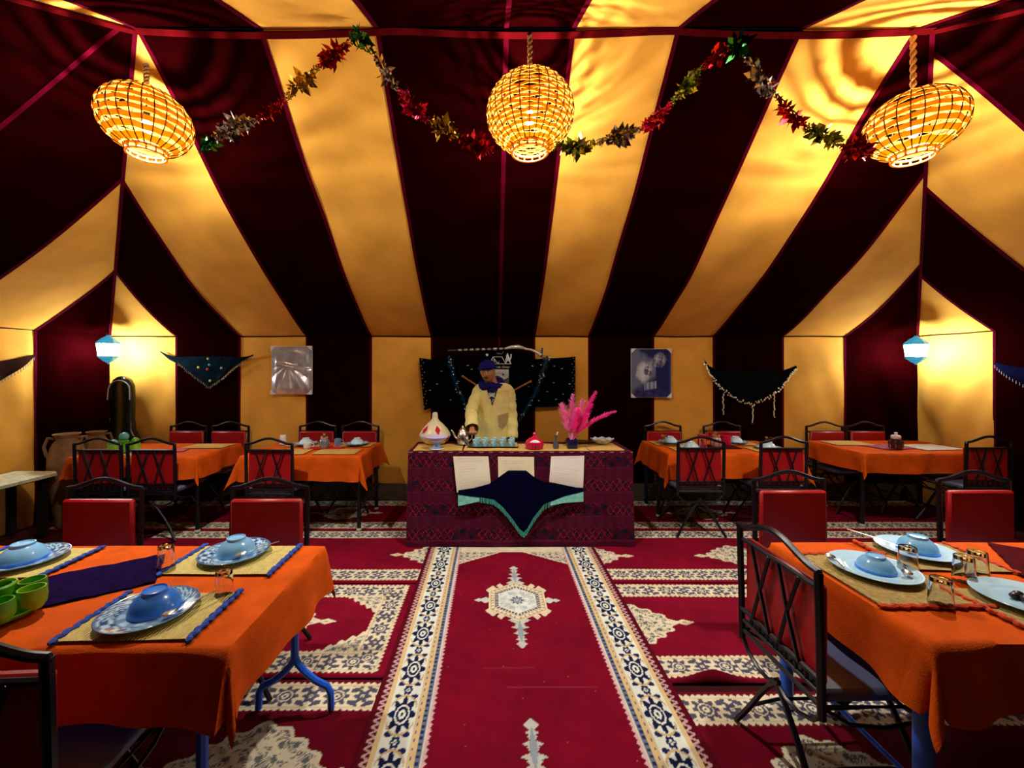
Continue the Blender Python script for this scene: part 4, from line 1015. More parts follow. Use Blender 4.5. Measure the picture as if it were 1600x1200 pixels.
def plume(a, b, w_, n, m, sd, droop=0.):
    rng = random.Random(sd); a, b = Vector(a), Vector(b); g = MB()
    path = [a+(b-a)*(i/10)+Vector((0,0,droop*sin(pi*i/10))) for i in range(11)]; g.tube(path, [.003-.0002*i for i in range(11)], 5)
    for i in range(n):
        f = .22+.78*rng.random(); k = min(9, int(f*10)); p = path[k]+(path[k+1]-path[k])*(f*10-k)
        dr = (path[k+1]-path[k]).normalized(); sw = Vector((rng.gauss(0,1), rng.gauss(0,1), rng.gauss(0,1))); sw -= dr*sw.dot(dr); sw.normalize()
        l = w_*(.5+.6*rng.random())*sin(pi*min(1, .10+f*.84))**.6; e = p+sw*l*.75+dr*l*.9; q = sw.cross(dr)*.0028
        m_ = (p+e)/2+dr*l*.12
        g.add([p-q, p+q, m_+q, e, m_-q], [(0,1,2,4),(4,2,3)])
    o = g.build('plume', m, t, fixn=False); return o
for i,(px, py, dy, ww, m_, dr) in enumerate(((878,632,.0,.085,PINKL,0),(895,618,.05,.08,PINKL,0),(911,626,.02,.085,PINKL,0),(931,613,-.02,.065,PINK,.02),(925,632,.03,.07,PINK,0),(962,643,-.03,.045,PINK,.05),(903,640,-.06,.08,PINK,0),(886,645,.03,.07,PINKL,0),(948,650,.02,.04,PINK,.05),(918,648,-.05,.06,PINK,.0))):
    e = P(px, py, pot[1]+dy)-Vector((pot[0], pot[1], pot[2]+.076)); plume(((i-4)*.003, 0, -.003+.0005*i), e, ww, 300, m_, 40+i, dr)
x,y,z = on_serve(906, 693)
t = thing('wooden_platter', 'dark platter behind the blue pot', 'platter', (x+.0,4.06,z-.003)); MB().lathe([(0,0),(.10,0),(.145,.018),(.15,.022),(.14,.020),(.09,.006),(0,.006)], 32, sy=.5).build('dish', mat('dark_wood', (.05,.02,.01), .4, var=.3, vscale=20), t)
x,y,z = on_serve(941, 694)
t = thing('glass_bowl', 'crinkled white and blue glass bowl at the right of the serving table', 'bowl', (x,y,z))
n = 36; rings = []
for r, h_ in ((.03,0),(.05,.004),(.085,.030),(.112,.055),(.109,.056),(.08,.033),(.045,.010)):
    rings.append([(r*cos(2*pi*k/n), r*sin(2*pi*k/n)*.75, h_+(.006*cos(9*2*pi*k/n) if h_ > .05 else 0)) for k in range(n)])
MB().loft(rings).build('body', mat('milky_glass', (.62,.75,.9), .12, var=.35, vscale=30, spec=.7), t)

# ------------------------------------------------------------------ things hung on the walls
WD = 4.955
top = [(655,559),(668,561),(700,563),(740,563.5),(790,563),(830,561.5),(866,559.5),(885,558.5),(899,557)]
bot = [(663,641),(672,638),(700,637),(740,637),(790,637),(830,636.5),(866,635.5),(885,633),(898,629)]
t, ctr, lerp = outline_cloth('wall_banner', 'wide black cloth with sequins hung on the back wall behind the man', 'banner', top, bot, WD-.02, BLACKC, .010)
g = MB(); rng = random.Random(5)
for px, py in ((683,600),(704,625),(731,571),(737,577),(760,554.5),(846,570),(866,572),(865,598),(878,576),(890,600),(806,624),(826,604),(842,626),(869,624),(708,585),(716,596),(880,616),(672,610),(690,580),(855,612),(832,572)):
    q = P(px, py, WD-.04)-ctr; g.ball((q.x, q.y+.0, q.z), .0095 if py != 554.5 else .002, 8, 5, (1.3,.35,.7))
g.build('sequins', WHITEDOT, t)['kind'] = 'stuff'
g = MB()
for i in range(16):
    q = P(659+i*.45+2.5*sin(i*2.), 562+i*4.9, WD-.04)-ctr; g.ball(q, .008, 6, 5)
    q = P(896+2*sin(i*2.3), 560+i*4.4, WD-.04)-ctr; g.ball(q, .006, 6, 5)
g.build('edge_beads', COIN, t)['kind'] = 'stuff'
# old long gun above the banner
c = P(774, 546, WD-.10)
t = thing('antique_rifle', 'old long rifle with silver bands hung level above the black banner', 'rifle', c)
def q_(px, py, d=WD-.10): return P(px, py, d)-c
MB().tube([q_(700,547.5), q_(760,546), q_(800,543.5)], .010, 8).build('barrel', mat('brown_steel', (.10,.075,.05), .35, .6, var=.2, vscale=30), t)
for i in range(8):
    a = 716+i*9.2; MB().tube([q_(a,547.2-i*.3), q_(a+5.2,547.0-i*.3)], .0155, 10).build('silver_band', mat('band_silver', (.75,.70,.58), .3, .8), t)
MB().tube([q_(700,547.5), q_(712,547.2)], .012, 8).build('muzzle', SILVER, t)
MB().tube([q_(788,545), q_(800,542.2), q_(810,542), q_(822,545)], [.012,.022,.027,.012], 10).build('lock_plate', mat('stock_silver', (.8,.8,.74), .35, .6), t)
MB().tube([q_(820,545), q_(830,546.5), q_(838,550), q_(845,555)], [.014,.014,.018,.026], 10).build('butt_stock', mat('stock_silver', (.8,.8,.74), .35, .6), t)
MB().box(q_(846.5,551), (.022,.03,.115), Matrix.Rotation(.15, 3, 'Y'), .005).build('butt_plate', mat('butt_blue', (.05,.09,.3), .4, .4), t)
MB().tube([q_(775,549.5), q_(778,553), q_(784,553), q_(787,549)], .004, 6).build('trigger_guard', SILVER, t)
# crossed sticks
for a, b, lb, dd in (((723,588),(746,603),'golden stick poking out left of the man', .06), ((829,596),(799,612),'golden stick poking out right of the man', .09)):
    pa, pb = P(*a, WD-dd), P(*b, WD-dd); ext = (pb-pa)*1.4; m_ = (pa+pb+ext)/2
    t = thing('wooden_stick', lb+', on the black banner', 'stick', m_, 0, 'golden sticks on the banner')
    MB().tube([pa-m_, pb-m_, pb+ext-m_], .011, 8).build('shaft', GOLDW, t); MB().ball(pa-m_, .014, 10, 7).build('tip', mat('gold_tip', (.7,.42,.1), .35, .5), t)
# sign with tent and camel
c = P(781, 560, WD-.05)
t = thing('camp_sign', 'black sign with a white tent and camel drawing above the man', 'sign', c)
def s_(px, py, k=0.): return P(px, py, WD-.062-k)-c
a, b = s_(752,544), s_(803,582)
MB().box(((a.x+b.x)/2, .0, (a.z+b.z)/2), (b.x-a.x, .012, a.z-b.z)).build('board', BLACKC, t)
SW = mat('sign_white', (.82,.82,.80), .6); g = MB()
def line(pts, r=.0045): g.tube([s_(*p, .0) for p in pts], r, 5)
line([(771,568.5),(799,568.5)]); line([(768,562),(770.5,557.5),(784,557.5),(790,567.5)]); line([(770.5,557.5),(772.5,563),(772.8,568)]); line([(768,562),(771,563.5)]); line([(772.5,561),(776,565.5),(778,568)]); line([(778,568),(780,564.5)])
g.build('tent_drawing', SW, t)
camel = [(789.2,568.6),(790,564),(789.6,561),(791,559),(790.8,556),(792,553.5),(792.2,551.8),(793.4,551.8),(793.8,553.5),(795,556),(796.3,559.2),(797.4,559),(797.6,555),(797.2,553.5),(799.8,553),(799.6,555),(799,559.5),(797.6,562),(797.6,565),(798.6,568.6),(796.8,568.6),(795.8,565.2),(793.4,563.6),(791.6,565.4),(791.2,568.6)]
g = MB().plate([(s_(x_,y_).x, s_(x_,y_).z) for x_,y_ in camel], .004).move((0, s_(0,0).y-.002, 0)); g.build('camel_drawing', SW, t)
g = MB().ball(s_(761,554.5), .016, 12, 8, (1,.35,1)); g.build('moon_disc', SW, t)
def text_mesh(body, size, loc, parent, m, name='lettering'):
    cu = bpy.data.curves.new('lettering', 'FONT'); cu.body = body; cu.size = size; cu.extrude = .001; cu.align_x = 'CENTER'; cu.align_y = 'CENTER'
    o = bpy.data.objects.new('tmp_text', cu); COL.objects.link(o); dg = bpy.context.evaluated_depsgraph_get()
    me = bpy.data.meshes.new_from_object(o.evaluated_get(dg)); bpy.data.objects.remove(o); me.materials.clear(); me.materials.append(m)
    r = bpy.data.objects.new(name, me); COL.objects.link(r); r.parent = parent; r.location = loc; r.rotation_euler = (pi/2,0,0); return r
text_mesh('with Omar', .040, s_(785,573.5), t, SW); text_mesh('Camp', .022, s_(779,552.2), t, SW)
# small landscape photograph under the sign
def picture(label, tl, br, d, colf, corners, group=None, nm='photo_print', res=(70,80), relief=None, m=None):
    A, B = P(*tl, d), P(*br, d); c = (A+B)/2; wx, wz = B.x-A.x, A.z-B.z
    t = thing(nm, label, 'picture', c, 0, group)
    MB().box((0,.005,0), (wx, .008, wz), bevel=.002).build('backing', PAPER, t)
    U, V = np.meshgrid(np.linspace(0,1,res[0]), np.linspace(0,1,res[1]))
    yy = np.full_like(U, -.0015)
    if relief: yy = yy-relief(U, V)
    painted('print', m or PRINT, t, np.stack([(U-.5)*wx*.985, yy, (V-.5)*wz*.985], -1), colf(U, V), *res)
    if corners:
        k = .13*wx
        for sx in (-1,1):
            for sz in (-1,1):
                x_, z_ = sx*wx/2*1.01, sz*wz/2*1.01
                MB().plate([(x_,z_),(x_-sx*k,z_),(x_,z_-sz*k)], .004).move((0,-.022 if relief else -.006,0)).build('photo_corner', PAPER, t)
    return t
def land(U, V):
    c = np.broadcast_to(np.array((.62,.72,.74)), U.shape+(3,)).copy()
    c = mixc(c, np.clip(1-np.abs(V-.62-.1*np.sin(U*5))*6, 0, 1)*.5, (.25,.4,.45))
    c = mixc(c, (V < .42+.12*np.sin(U*6+.5)), (.05,.05,.04)); c = mixc(c, (np.abs(U-.6) < .06)&(V < .5), (.7,.75,.75)); c = mixc(c, ((U-.6)**2+(V-.62)**2 < .006), (.05,.1,.14))
    return mixc(c, (V < .25)*(np.sin(U*30)*np.sin(V*40) > .3), (.3,.3,.2))
picture('small landscape photograph pinned on the banner beside the man', (773,577), (795,599), WD-.055, land, False)
def crumple(U, V):
    r = .010*np.abs(np.sin(U*5+V*3))+.009*np.abs(V-.62-.12*U+.12*np.sin(U*4))**.6*0
    ridge = np.exp(-((V-.66+.18*U)/.035)**2)*(U > .12); rad = np.abs(np.sin(np.arctan2(V-.62, U-.42)*6))
    lower = (V < .55)*.010*rad*np.clip(1-V*1.3, 0, 1)
    edge = np.minimum(np.minimum(U, 1-U), np.minimum(V, 1-V)); return (.026*ridge+2.2*lower+.012*np.sin(U*9+V*4)*np.sin(V*8)+.008)*np.clip(edge*8, 0, 1)
SILVERSHEET = mat('silver_sheet', (.72,.76,.84), .27, .65, var=.35, vscale=5, bump=.2, bscale=25)
def grey(U, V): return np.broadcast_to(np.array((.5,.53,.6)), U.shape+(3,)).copy()
picture('crumpled silver grey poster with white corners, left of the man on the back wall', (424.5,541), (488,616), WD-.012, grey, True, 'posters with white photo corners', 'wall_poster', relief=crumple, m=SILVERSHEET)
def blueph(U, V):
    sm = lambda x, w_: np.clip(.5+x/w_, 0, 1)
    n = .5*np.sin(U*23+V*11)*np.sin(V*19-U*7)+.35*np.sin(U*47+V*31)*np.sin(V*53-U*29)
    c = np.broadcast_to(np.array((.006,.009,.105)), U.shape+(3,)).copy()
    W = U+.06*n; Q = V+.05*n
    c = mixc(c, sm(.92-W*1.35-Q, .10)*sm(U-.06, .05)*.0+sm((.80-W*.9)-np.abs(Q-.58)*1.7, .25)*(U < .62)*.38, (.36,.46,.64))
    c = mixc(c, sm(.022-((W-.30)**2+(Q-.52)**2*.6), .03)*.9, (.72,.78,.84))
    c = mixc(c, sm(.007-((W-.44)**2*.8+(Q-.62)**2*.5), .008)*.5, (.55,.62,.75))
    c = mixc(c, sm(.007-((W-.42)**2+(Q-.53)**2*.5), .006)*(n > -.1)*.9, (.03,.03,.09))
    c = mixc(c, sm(.020-((W-.72)**2+(Q-.78)**2), .02)*(.45+.5*n), (.62,.70,.80)); c = mixc(c, sm(.004-((W-.76)**2+(Q-.72)**2), .004)*.8, (.03,.03,.1))
    c = mixc(c, sm(.075-np.abs(V-.24-.12*(U-.48)), .03)*(np.abs(U-.48) < .15)*(.4+.6*(np.sin(U*64) > -.1)), (.34,.42,.60))
    c = mixc(c, sm(.30-V-.25*U, .25)*(.12+.25*n), (.16,.22,.42)); return mixc(c, sm(U-.95, .03)*.5, (.06,.09,.32))
picture('dark blue poster with pale figures and white corners, right of the man', (986,545), (1049,621), WD-.012, blueph, True, 'posters with white photo corners', 'wall_poster')
# blue tinsel swags hanging from the rifle ends
def blue_swag(label, pts, sd, r0):
    d = WD-.118; pp = [P(*p, d) for p in pts]; c = pp[0]
    t = thing('tinsel_swag', label, 'garland', c, 0, 'blue tinsel swags beside the man'); pp = [p-c for p in pp]
    MB().tube(pp, .014, 7).build('cord', BLUEFR, t)
    g = MB(); rng = random.Random(sd)
    for i in range(420):
        f = rng.random()*(len(pp)-1); k = min(int(f), len(pp)-2); p = pp[k]+(pp[k+1]-pp[k])*(f-k); dr = (pp[k+1]-pp[k]).normalized()
        s = Vector((rng.gauss(0,1),rng.gauss(0,1),rng.gauss(0,1))); s -= dr*s.dot(dr); s.normalize(); l = r0*(.6+.6*rng.random())*(1.25-.35*f/(len(pp)-1))
        q = s.cross(dr)*.006; e = p+s*l+dr*l*.7; g.add([p-q, p+q, e+q*.6, e-q*.6], [(0,1,2,3)])
    g.build('tinsel', BLUEFR, t, fixn=False)['kind'] = 'stuff'
    g = MB()
    for i in range(16):
        f = rng.random()*(len(pp)-1); k = min(int(f), len(pp)-2); p = pp[k]+(pp[k+1]-pp[k])*(f-k); g.ball((p.x+rng.uniform(-.03,.03), p.y-.045, p.z), .008, 7, 5)
    g.build('sequins', WHITEDOT, t)['kind'] = 'stuff'
blue_swag('blue tinsel swag left of the man, hanging from the rifle muzzle', [(701,556),(704,570),(709,590),(717,610),(726,628),(731,640)], 3, .042)
blue_swag('blue tinsel swag right of the man, hanging from the rifle butt', [(855,556),(851,572),(844,595),(836,615),(824,636),(812,656)], 4, .042)
# triangular shawls on the walls
top = [(250,548),(262,554),(276,558),(300,557),(330,556.5),(355,557),(375,558.5),(388,556.5),(396,554)]
bot = [(252,551),(266,562),(280,570),(300,587),(324,605),(346,590),(362,575),(380,563),(397,556)]
t, ctr, lerp = outline_cloth('triangular_shawl', 'dark teal shawl with coloured dots pinned on the back wall near the left lantern', 'shawl', top, bot, WD+.012, TEALC, .010, 'shawls on the tent walls')
for i,(px,py,cc) in enumerate(((325,560.5,'lime'),(327,570,'teal'),(324,577,'red'),(328,595,'lime'),(310,574,'lime'),(346,575,'silver'))):
    q = P(px,py,WD-.04)-ctr; MB().ball((q.x,q.y,q.z), .016, 10, 6, (1,.35,1)).build('pompom', {'lime': mat('pom_yellow', (.55,.55,.12), .8), 'teal': mat('pom_teal', (.04,.3,.32), .8), 'red': REDC, 'silver': mat('pom_grey', (.3,.4,.4), .8)}[cc], t)
f_ = fringe_on(t, ctr, lerp, bot, WD-.03, mat('pale_fringe', (.55,.55,.35), .8, var=.5, vscale=40), 46, lambda u: .028, .3, u0=.2, u1=.86)
top = [(1100,562),(1108,572),(1120,578),(1140,580),(1170,580.5),(1200,580),(1222,579),(1234,575),(1243,571)]
bot = [(1101,566),(1110,585),(1124,602),(1142,618),(1172,633),(1200,622),(1220,605),(1234,588),(1244,574)]
t, ctr, lerp = outline_cloth('coin_shawl', 'black shawl with a curved fringe of coins, right of the blue poster', 'shawl', top, bot, WD-.02, BLACKC, .010, 'shawls on the tent walls')
g = MB(); rng = random.Random(8)
for i in range(110):
    u = i/109; a = lerp(bot, u); q = P(a[0]+rng.uniform(-1.5,1.5), a[1]+rng.uniform(-2,4), WD-.045)-ctr; g.ball(q, .0095, 6, 4, (1,.4,1))
for px, l in ((1130,7),(1176,6),(1210,8)):
    y0 = 616 if px != 1176 else 634
    for k in range(l*2): q = P(px+rng.uniform(-1,1), y0+k*2.4, WD-.045)-ctr; g.ball(q, .009, 6, 4, (1,.4,1))
g.build('coins', COIN, t)['kind'] = 'stuff'
def side_shawl(label, x, ya, yb, ztop, drop, m, sx, dots):
    c = (x-sx*.02, (ya+yb)/2, ztop); t = thing('triangular_shawl', label, 'shawl', c, 0, 'shawls on the tent walls')
    hw = abs(ya-yb)/2
    def fn(u, v, o=0): return (-sx*(.012*sin(u*23)*v+.012+o), (u-.5)*2*hw*(1-.0*v), -drop*v*(1-abs(u-.5)*2)**.9-.10*sin(pi*u)-.02*v)
    MB().grid(36, 14, fn).grid(36, 14, lambda u,v: fn(u,v,-.004)).build('cloth', m, t, 60, fixn=False)
    for k in range(dots):
        u, v = .3+.4*((k*37) % 10)/10, .15+.5*((k*53) % 10)/10; q = fn(u, v, .012); MB().ball(q, .018, 10, 6, (.35,1,1)).build('pompom', mat('pom_grey', (.3,.4,.4), .8), t)
    g = MB()
    for i in range(50):
        u = (i+.5)/50; q = fn(u, 1, .004); g.tube([q, (q[0], q[1], q[2]-.03)], .003, 4)
    g.build('fringe', mat('grey_fringe', (.28,.30,.36), .8, var=.4, vscale=40), t)['kind'] = 'stuff'
side_shawl('deep blue shawl pinned on the right side wall beside the lantern', XR, 4.22, 3.10, 1.66, .30, NIGHTC, 1, 3)
side_shawl('dark brown shawl pinned on the left side wall at the photo edge', XL, 4.16, 3.05, 1.74, .30, mat('brown_shawl', (.02,.006,.003), .95, spec=.03, var=.3, vscale=15), -1, 0)

# ------------------------------------------------------------------ things in the left corner
t = thing('instrument_case', 'tall black glossy instrument case standing in the left back corner', 'case', (-4.33,4.81,0.0115), .12)
rg = []
for z_, w_, d_ in ((0,.13,.06),(.02,.17,.075),(.30,.235,.085),(.55,.245,.09),(.72,.20,.085),(.86,.13,.075),(.98,.118,.07),(1.25,.124,.068),(1.38,.118,.066),(1.45,.09,.058),(1.485,.045,.04),(1.495,.01,.01)):
    rg.append([(w_*cos(2*pi*k/28)*(abs(cos(2*pi*k/28))**-.25 if abs(cos(2*pi*k/28)) > .05 else 1), d_*sin(2*pi*k/28)*(abs(sin(2*pi*k/28))**-.25 if abs(sin(2*pi*k/28)) > .05 else 1), z_) for k in range(28)])
MB().loft(rg).build('shell', BLACKG, t, 60)
pts = []
for i in range(25):
    a = pi*i/24; pts.append((-.112*cos(a), -.060, 1.33+.115*sin(a)))
pts = [(-.118,-.064,1.22)]+pts+[(.118,-.064,1.22)]
MB().tube(pts, .006, 6).build('piping', GREYTRIM, t)
MB().tube([(-.06,-.085,.52),(-.06,-.12,.54),(.06,-.12,.54),(.06,-.085,.52)], .009, 6).build('handle', BLACKG, t)
def clay(label, x, y, zt, R, rz):
    t = thing('clay_jar', label, 'jar', (x,y,.0175), rz, 'clay jars in the left corner'); h = zt-.0115
    MB().lathe([(0,0),(R*.55,0),(R*.6,.02),(R*.85,h*.35),(R,h*.62),(R*.97,h*.76),(R*.78,h*.88),(R*.55,h*.935),(R*.52,h*.955),(R*.70,h*.99),(R*.72,h),(R*.64,h),(R*.46,h*.95),(0,h*.85)], 32).build('body', CLAY, t)
    for s in (-1,1): MB().tube([(s*R*.52,0,h*.95),(s*R*.95,0,h*.96),(s*R*1.12,0,h*.87),(s*R*.98,0,h*.76)], .014, 7).build('handle', CLAY, t)
clay('large clay jar at the left end of the far left table', -4.27, 4.12, .935, .145, .6)
clay('smaller clay jar behind the large one, nearer the black case', -4.30, 4.46, .905, .125, 1.2)
BENCHW = mat('black_wood', (.012,.008,.006), .7, var=.3, vscale=12, spec=.1)
t = thing('low_bench', 'low dark bench with a pale fringed cover along the left wall', 'bench', (-4.40,3.57,0))
MB().box((0,0,.575), (.38,.72,.05), bevel=.006).build('bench_top', BENCHW, t)
for sx in (-1,1):
    for sy in (-1,1): MB().box((sx*.15,sy*.31,.282), (.05,.05,.54)).build('leg', BENCHW, t)
MB().grid(20, 24, lambda u,v: ((u-.5)*.42, (v-.5)*.76, .606-.03*max(0, abs(u-.5)*2-.9)*10*.5)).build('cover', mat('pale_cover', (.72,.72,.50), .9, var=.2, vscale=20), t, fixn=False)
g = MB()
for i in range(60): g.tube([(.21, -.37+.74*i/59, .592),(.216, -.37+.74*i/59+.004, .565)], .004, 4)
g.build('fringe', mat('pale_cover'), t)['kind'] = 'stuff'
t = thing('clay_jug', 'beige clay jug standing on the pale cover at the left edge of the photo', 'jug', (-4.41,3.50,.607)); MB().lathe([(0,0),(.06,0),(.10,.06),(.115,.14),(.10,.21),(.06,.25),(.05,.27),(.06,.285),(.05,.285),(.04,.265),(0,.22)], 28).build('body', mat('beige_clay', (.5,.38,.2), .8, var=.15, vscale=14), t); MB().tube([(.055,0,.26),(.11,0,.25),(.14,0,.20),(.108,0,.16)], .010, 7).build('handle', mat('beige_clay'), t)

# ------------------------------------------------------------------ tinsel garlands
def garland(label, path, clusters, d, sd):
    c = P(*path[0], d); t = thing('tinsel_garland', label, 'garland', c, 0, 'foil garlands between the lamps'); rng = random.Random(sd)
    pp = [P(*p, d)-c for p in path]
    def at(px): 
        for i in range(len(path)-1):
            if path[i][0] <= px <= path[i+1][0]: f = (px-path[i][0])/(path[i+1][0]-path[i][0]); return pp[i]+(pp[i+1]-pp[i])*f
        return pp[-1]
    for px0, px1, cname, sc in clusters:
        n = max(4, int(abs(px1-px0)/4)); m = FOIL[cname]; g = MB()
        ctrs = [at(px0+(px1-px0)*(i+.5)/n) for i in range(n)]; mid = (px0+px1)/2; rp = at(px0); rq = at(px1); dr = (rq-rp).normalized()
        for i,p in enumerate(ctrs):
            bulge = .45+.9*max(0, 1-abs((i+.5)/n-.5)*2.4)
            for k in range(9):
                s = Vector((rng.gauss(0,1),rng.gauss(0,1),rng.gauss(0,1))).normalized(); l = .055*bulge*sc*(.7+.6*rng.random()); q = s.cross(Vector((rng.gauss(0,1),rng.gauss(0,1),rng.gauss(0,1)))).normalized()*l*.26
                b = p+Vector((rng.uniform(-.01,.01),rng.uniform(-.01,.01),rng.uniform(-.01,.01)))
                g.add([b, b+s*l*.5+q, b+s*l, b+s*l*.5-q], [(0,1,2),(0,2,3)])
        for k in range(3):
            ph = rng.uniform(0,6); pts = [rp+(rq-rp)*(i/14)+Vector((0, .016*cos(i*1.1+ph), .016*sin(i*1.1+ph))) for i in range(15)]; g.tube(pts, .0035, 4)
        o = g.build('tinsel_cluster', m, t, 10, fixn=False, label=cname.replace('lime','pale green')+' foil leaves')
    return t
garland('foil garland from the left lamp up to the ridge and down to the middle lamp', [(318,232),(345,212),(375,196),(410,182),(440,162),(475,125),(505,100),(535,75),(558,52),(572,62),(590,92),(606,118),(628,148),(650,172),(675,192),(705,209),(735,224),(768,238)],
    [(318,336,'green',1.1),(338,400,'silver',1.1),(402,446,'red',.75),(448,498,'gold',.9),(500,545,'red',1.15),(547,584,'green',1.0),(586,622,'silver',1.0),(624,668,'pink',1.15),(670,716,'gold',1.1),(718,768,'red',1.2)], 2.47, 21)
garland('foil garland from the middle lamp up to the ridge and down to the right lamp', [(868,226),(900,232),(935,222),(970,214),(1000,202),(1030,184),(1055,155),(1080,126),(1105,96),(1130,82),(1150,66),(1168,92),(1190,124),(1212,150),(1236,182),(1262,200),(1290,216),(1320,230),(1366,238)],
    [(868,930,'lime',1.0),(932,1000,'silver',1.0),(1002,1048,'pink',1.0),(1050,1096,'lime',1.0),(1098,1138,'red',.9),(1140,1164,'green',1.3),(1166,1212,'silver',1.1),(1214,1258,'red',1.0),(1260,1312,'lime',1.1),(1314,1366,'red',1.1)], 2.45, 22)

# ------------------------------------------------------------------ the man behind the serving table
def remeshed(mb, name, voxel, it, m, parent):
    me = mb.mesh('tmp', None, 180, True); o = bpy.data.objects.new('tmp_body', me); COL.objects.link(o)
    r = o.modifiers.new('r', 'REMESH'); r.mode = 'VOXEL'; r.voxel_size = voxel
    s = o.modifiers.new('s', 'SMOOTH'); s.iterations = it; s.factor = .5
    dg = bpy.context.evaluated_depsgraph_get(); nm = bpy.data.meshes.new_from_object(o.evaluated_get(dg)); bpy.data.objects.remove(o)
    nm.materials.clear(); nm.materials.append(m); nm.polygons.foreach_set('use_smooth', [True]*len(nm.polygons)); nm.name = name
    r = bpy.data.objects.new(name, nm); COL.objects.link(r); r.parent = parent; return r
MX, MY = .02, 4.44
man = thing('person', 'person in a yellow robe and blue turban pouring tea behind the serving table', 'person', (MX,MY,.0))
def ell(cx, cy, z, rx, ry, n=28): return [(cx+rx*cos(2*pi*k/n), cy+ry*sin(2*pi*k/n), z) for k in range(n)]
b = MB()
b.loft([ell(0,.0,z,rx,ry) for z,rx,ry in ((.84,.12,.09),(.90,.165,.11),(1.0,.155,.10),(1.12,.145,.095),(1.25,.165,.11),(1.35,.175,.105),(1.40,.15,.085),(1.435,.08,.06),(1.45,.05,.045))])
b.tube([(0,0,1.40),(-.03,-.02,1.48),(-.055,-.045,1.56)], [.060,.055,.052], 16)
for s in (-1,1):
    b.tube([(s*.09,0,.92),(s*.095,-.01,.70),(s*.10,-.015,.50),(s*.10,.01,.30),(s*.10,.025,.09)], [.088,.075,.056,.052,.036], 16)
    b.tube([(s*.10,.05,.05),(s*.10,-.05,.045),(s*.105,-.14,.035),(s*.107,-.18,.03)], [.034,.038,.036,.02], 12)
Rsh, Rel, Rwr, Rha = Vector((-.16,0,1.365)), Vector((-.235,-.17,1.135)), Vector((-.212,-.385,.985)), Vector((-.208,-.432,.965))
Lsh, Lel, Lwr, Lha = Vector((.16,0,1.365)), Vector((.20,-.015,1.10)), Vector((.195,-.12,.86)), Vector((.19,-.155,.79))
for sh, el, wr, ha in ((Rsh,Rel,Rwr,Rha),(Lsh,Lel,Lwr,Lha)):
    b.tube([sh, sh+(el-sh)*.35, el, el+(wr-el)*.3, wr], [.044,.047,.040,.041,.027], 14)
    d = (ha-wr).normalized(); sd = Vector((0,0,1)).cross(d).normalized() if abs(d.z) < .8 else Vector((0,1,0)); nrm = sd.cross(d)
    b.tube([wr, wr+d*.03, wr+d*.075], [.026,.034,.036], 12, flat=.55)
    for i in range(4):                           # four unequal fingers curling down, thumb from the side of the palm
        base = wr+d*.072+sd*(-.030+.020*i); l = (.030,.036,.034,.026)[i]
        b.tube([base-d*.02, base, base+d*l*.8-nrm*.010, base+d*l*1.0-nrm*.034, base+d*l*.45-nrm*.050], [.0085,.0088,.0083,.0078,.006], 8)
    th = wr+d*.030+sd*.026
    b.tube([th-sd*.012, th+sd*.018+d*.014, th+sd*.022+d*.034-nrm*.012, th+sd*.014+d*.050-nrm*.026], [.011,.010,.009,.007], 8)
HM = Matrix.Translation((-.062,-.085,1.560)) @ Matrix.Rotation(radians(-10),4,'Z') @ Matrix.Rotation(radians(8),4,'X')
hv = []; hf = []; nu, nv = 44, 34
def gz(x, c, s): return math.exp(-((x-c)/s)**2)
for j in range(nv+1):
    ph = pi*j/nv
    for i in range(nu):
        th = 2*pi*i/nu; x, y, z = sin(ph)*cos(th), sin(ph)*sin(th), -cos(ph)
        X, Y, Z = .073*x, .094*y+.006, .118*z
        if z < 0: X *= 1-.30*(-z)**1.6; Y = Y*(1-.10*(-z)) if y < 0 else Y*(1-.45*(-z)**1.2)
        if y < 0:
            f = -y
            Y -= .024*gz(X,0,.012)*gz(Z,-.022,.022)*f+.010*gz(X,0,.009)*gz(Z,.005,.03)*f    # nose
            Y += .012*(gz(X,.030,.016)+gz(X,-.030,.016))*gz(Z,.010,.014)*f                 # eye sockets
            Y -= .006*gz(Z,.032,.012)*gz(abs(X),.028,.03)*f                                  # brow
            Y -= .007*gz(X,0,.024)*gz(Z,-.058,.010)*f; Y -= .010*gz(X,0,.022)*gz(Z,-.098,.02)*f
            Y -= .005*gz(abs(X),.045,.018)*gz(Z,-.022,.02)*f
        hv.append((X,Y,Z))
for j in range(nv):
    for i in range(nu): hf.append((j*nu+i, j*nu+(i+1)%nu, (j+1)*nu+(i+1)%nu, (j+1)*nu+i))
hd = MB().add(hv, hf)
for s in (-1,1): hd.ball((s*.075,.012,-.005), .022, 10, 8, (.38,.7,1.35))
hd.xf(HM); b.add(hd.v, hd.f)
body = remeshed(b, 'body', .0048, 3, SKIN, man)
for s in (-1,1):
    e = MB().ball((s*.030,-.078,.009), .0115, 12, 8).xf(HM).build('eye', EYEW, man)
    MB().ball((s*.030-.002,-.0873,.006), .0052, 10, 7, (1,.5,1)).xf(HM).build('iris', HAIR, e)
    MB().tube([(s*.020,-.0855,.0165),(s*.030,-.0885,.0175),(s*.041,-.082,.013)], .0042, 6).xf(HM).build('eyelid', SKIN, e)
    MB().tube([(s*.012,-.094,.026),(s*.028,-.095,.033),(s*.046,-.082,.028)], [.0035,.0052,.003], 6).xf(HM).build('eyebrow', HAIR, man)
MB().tube([(-.030,-.088,-.054),(-.014,-.103,-.046),(0,-.106,-.043),(.014,-.103,-.046),(.030,-.088,-.054)], [.003,.0062,.0058,.0062,.003], 8).xf(HM).build('moustache', HAIR, man)
MB().tube([(-.022,-.094,-.060),(0,-.104,-.0595),(.022,-.094,-.060)], [.002,.0055,.002], 8).xf(HM).build('mouth', LIP, man)
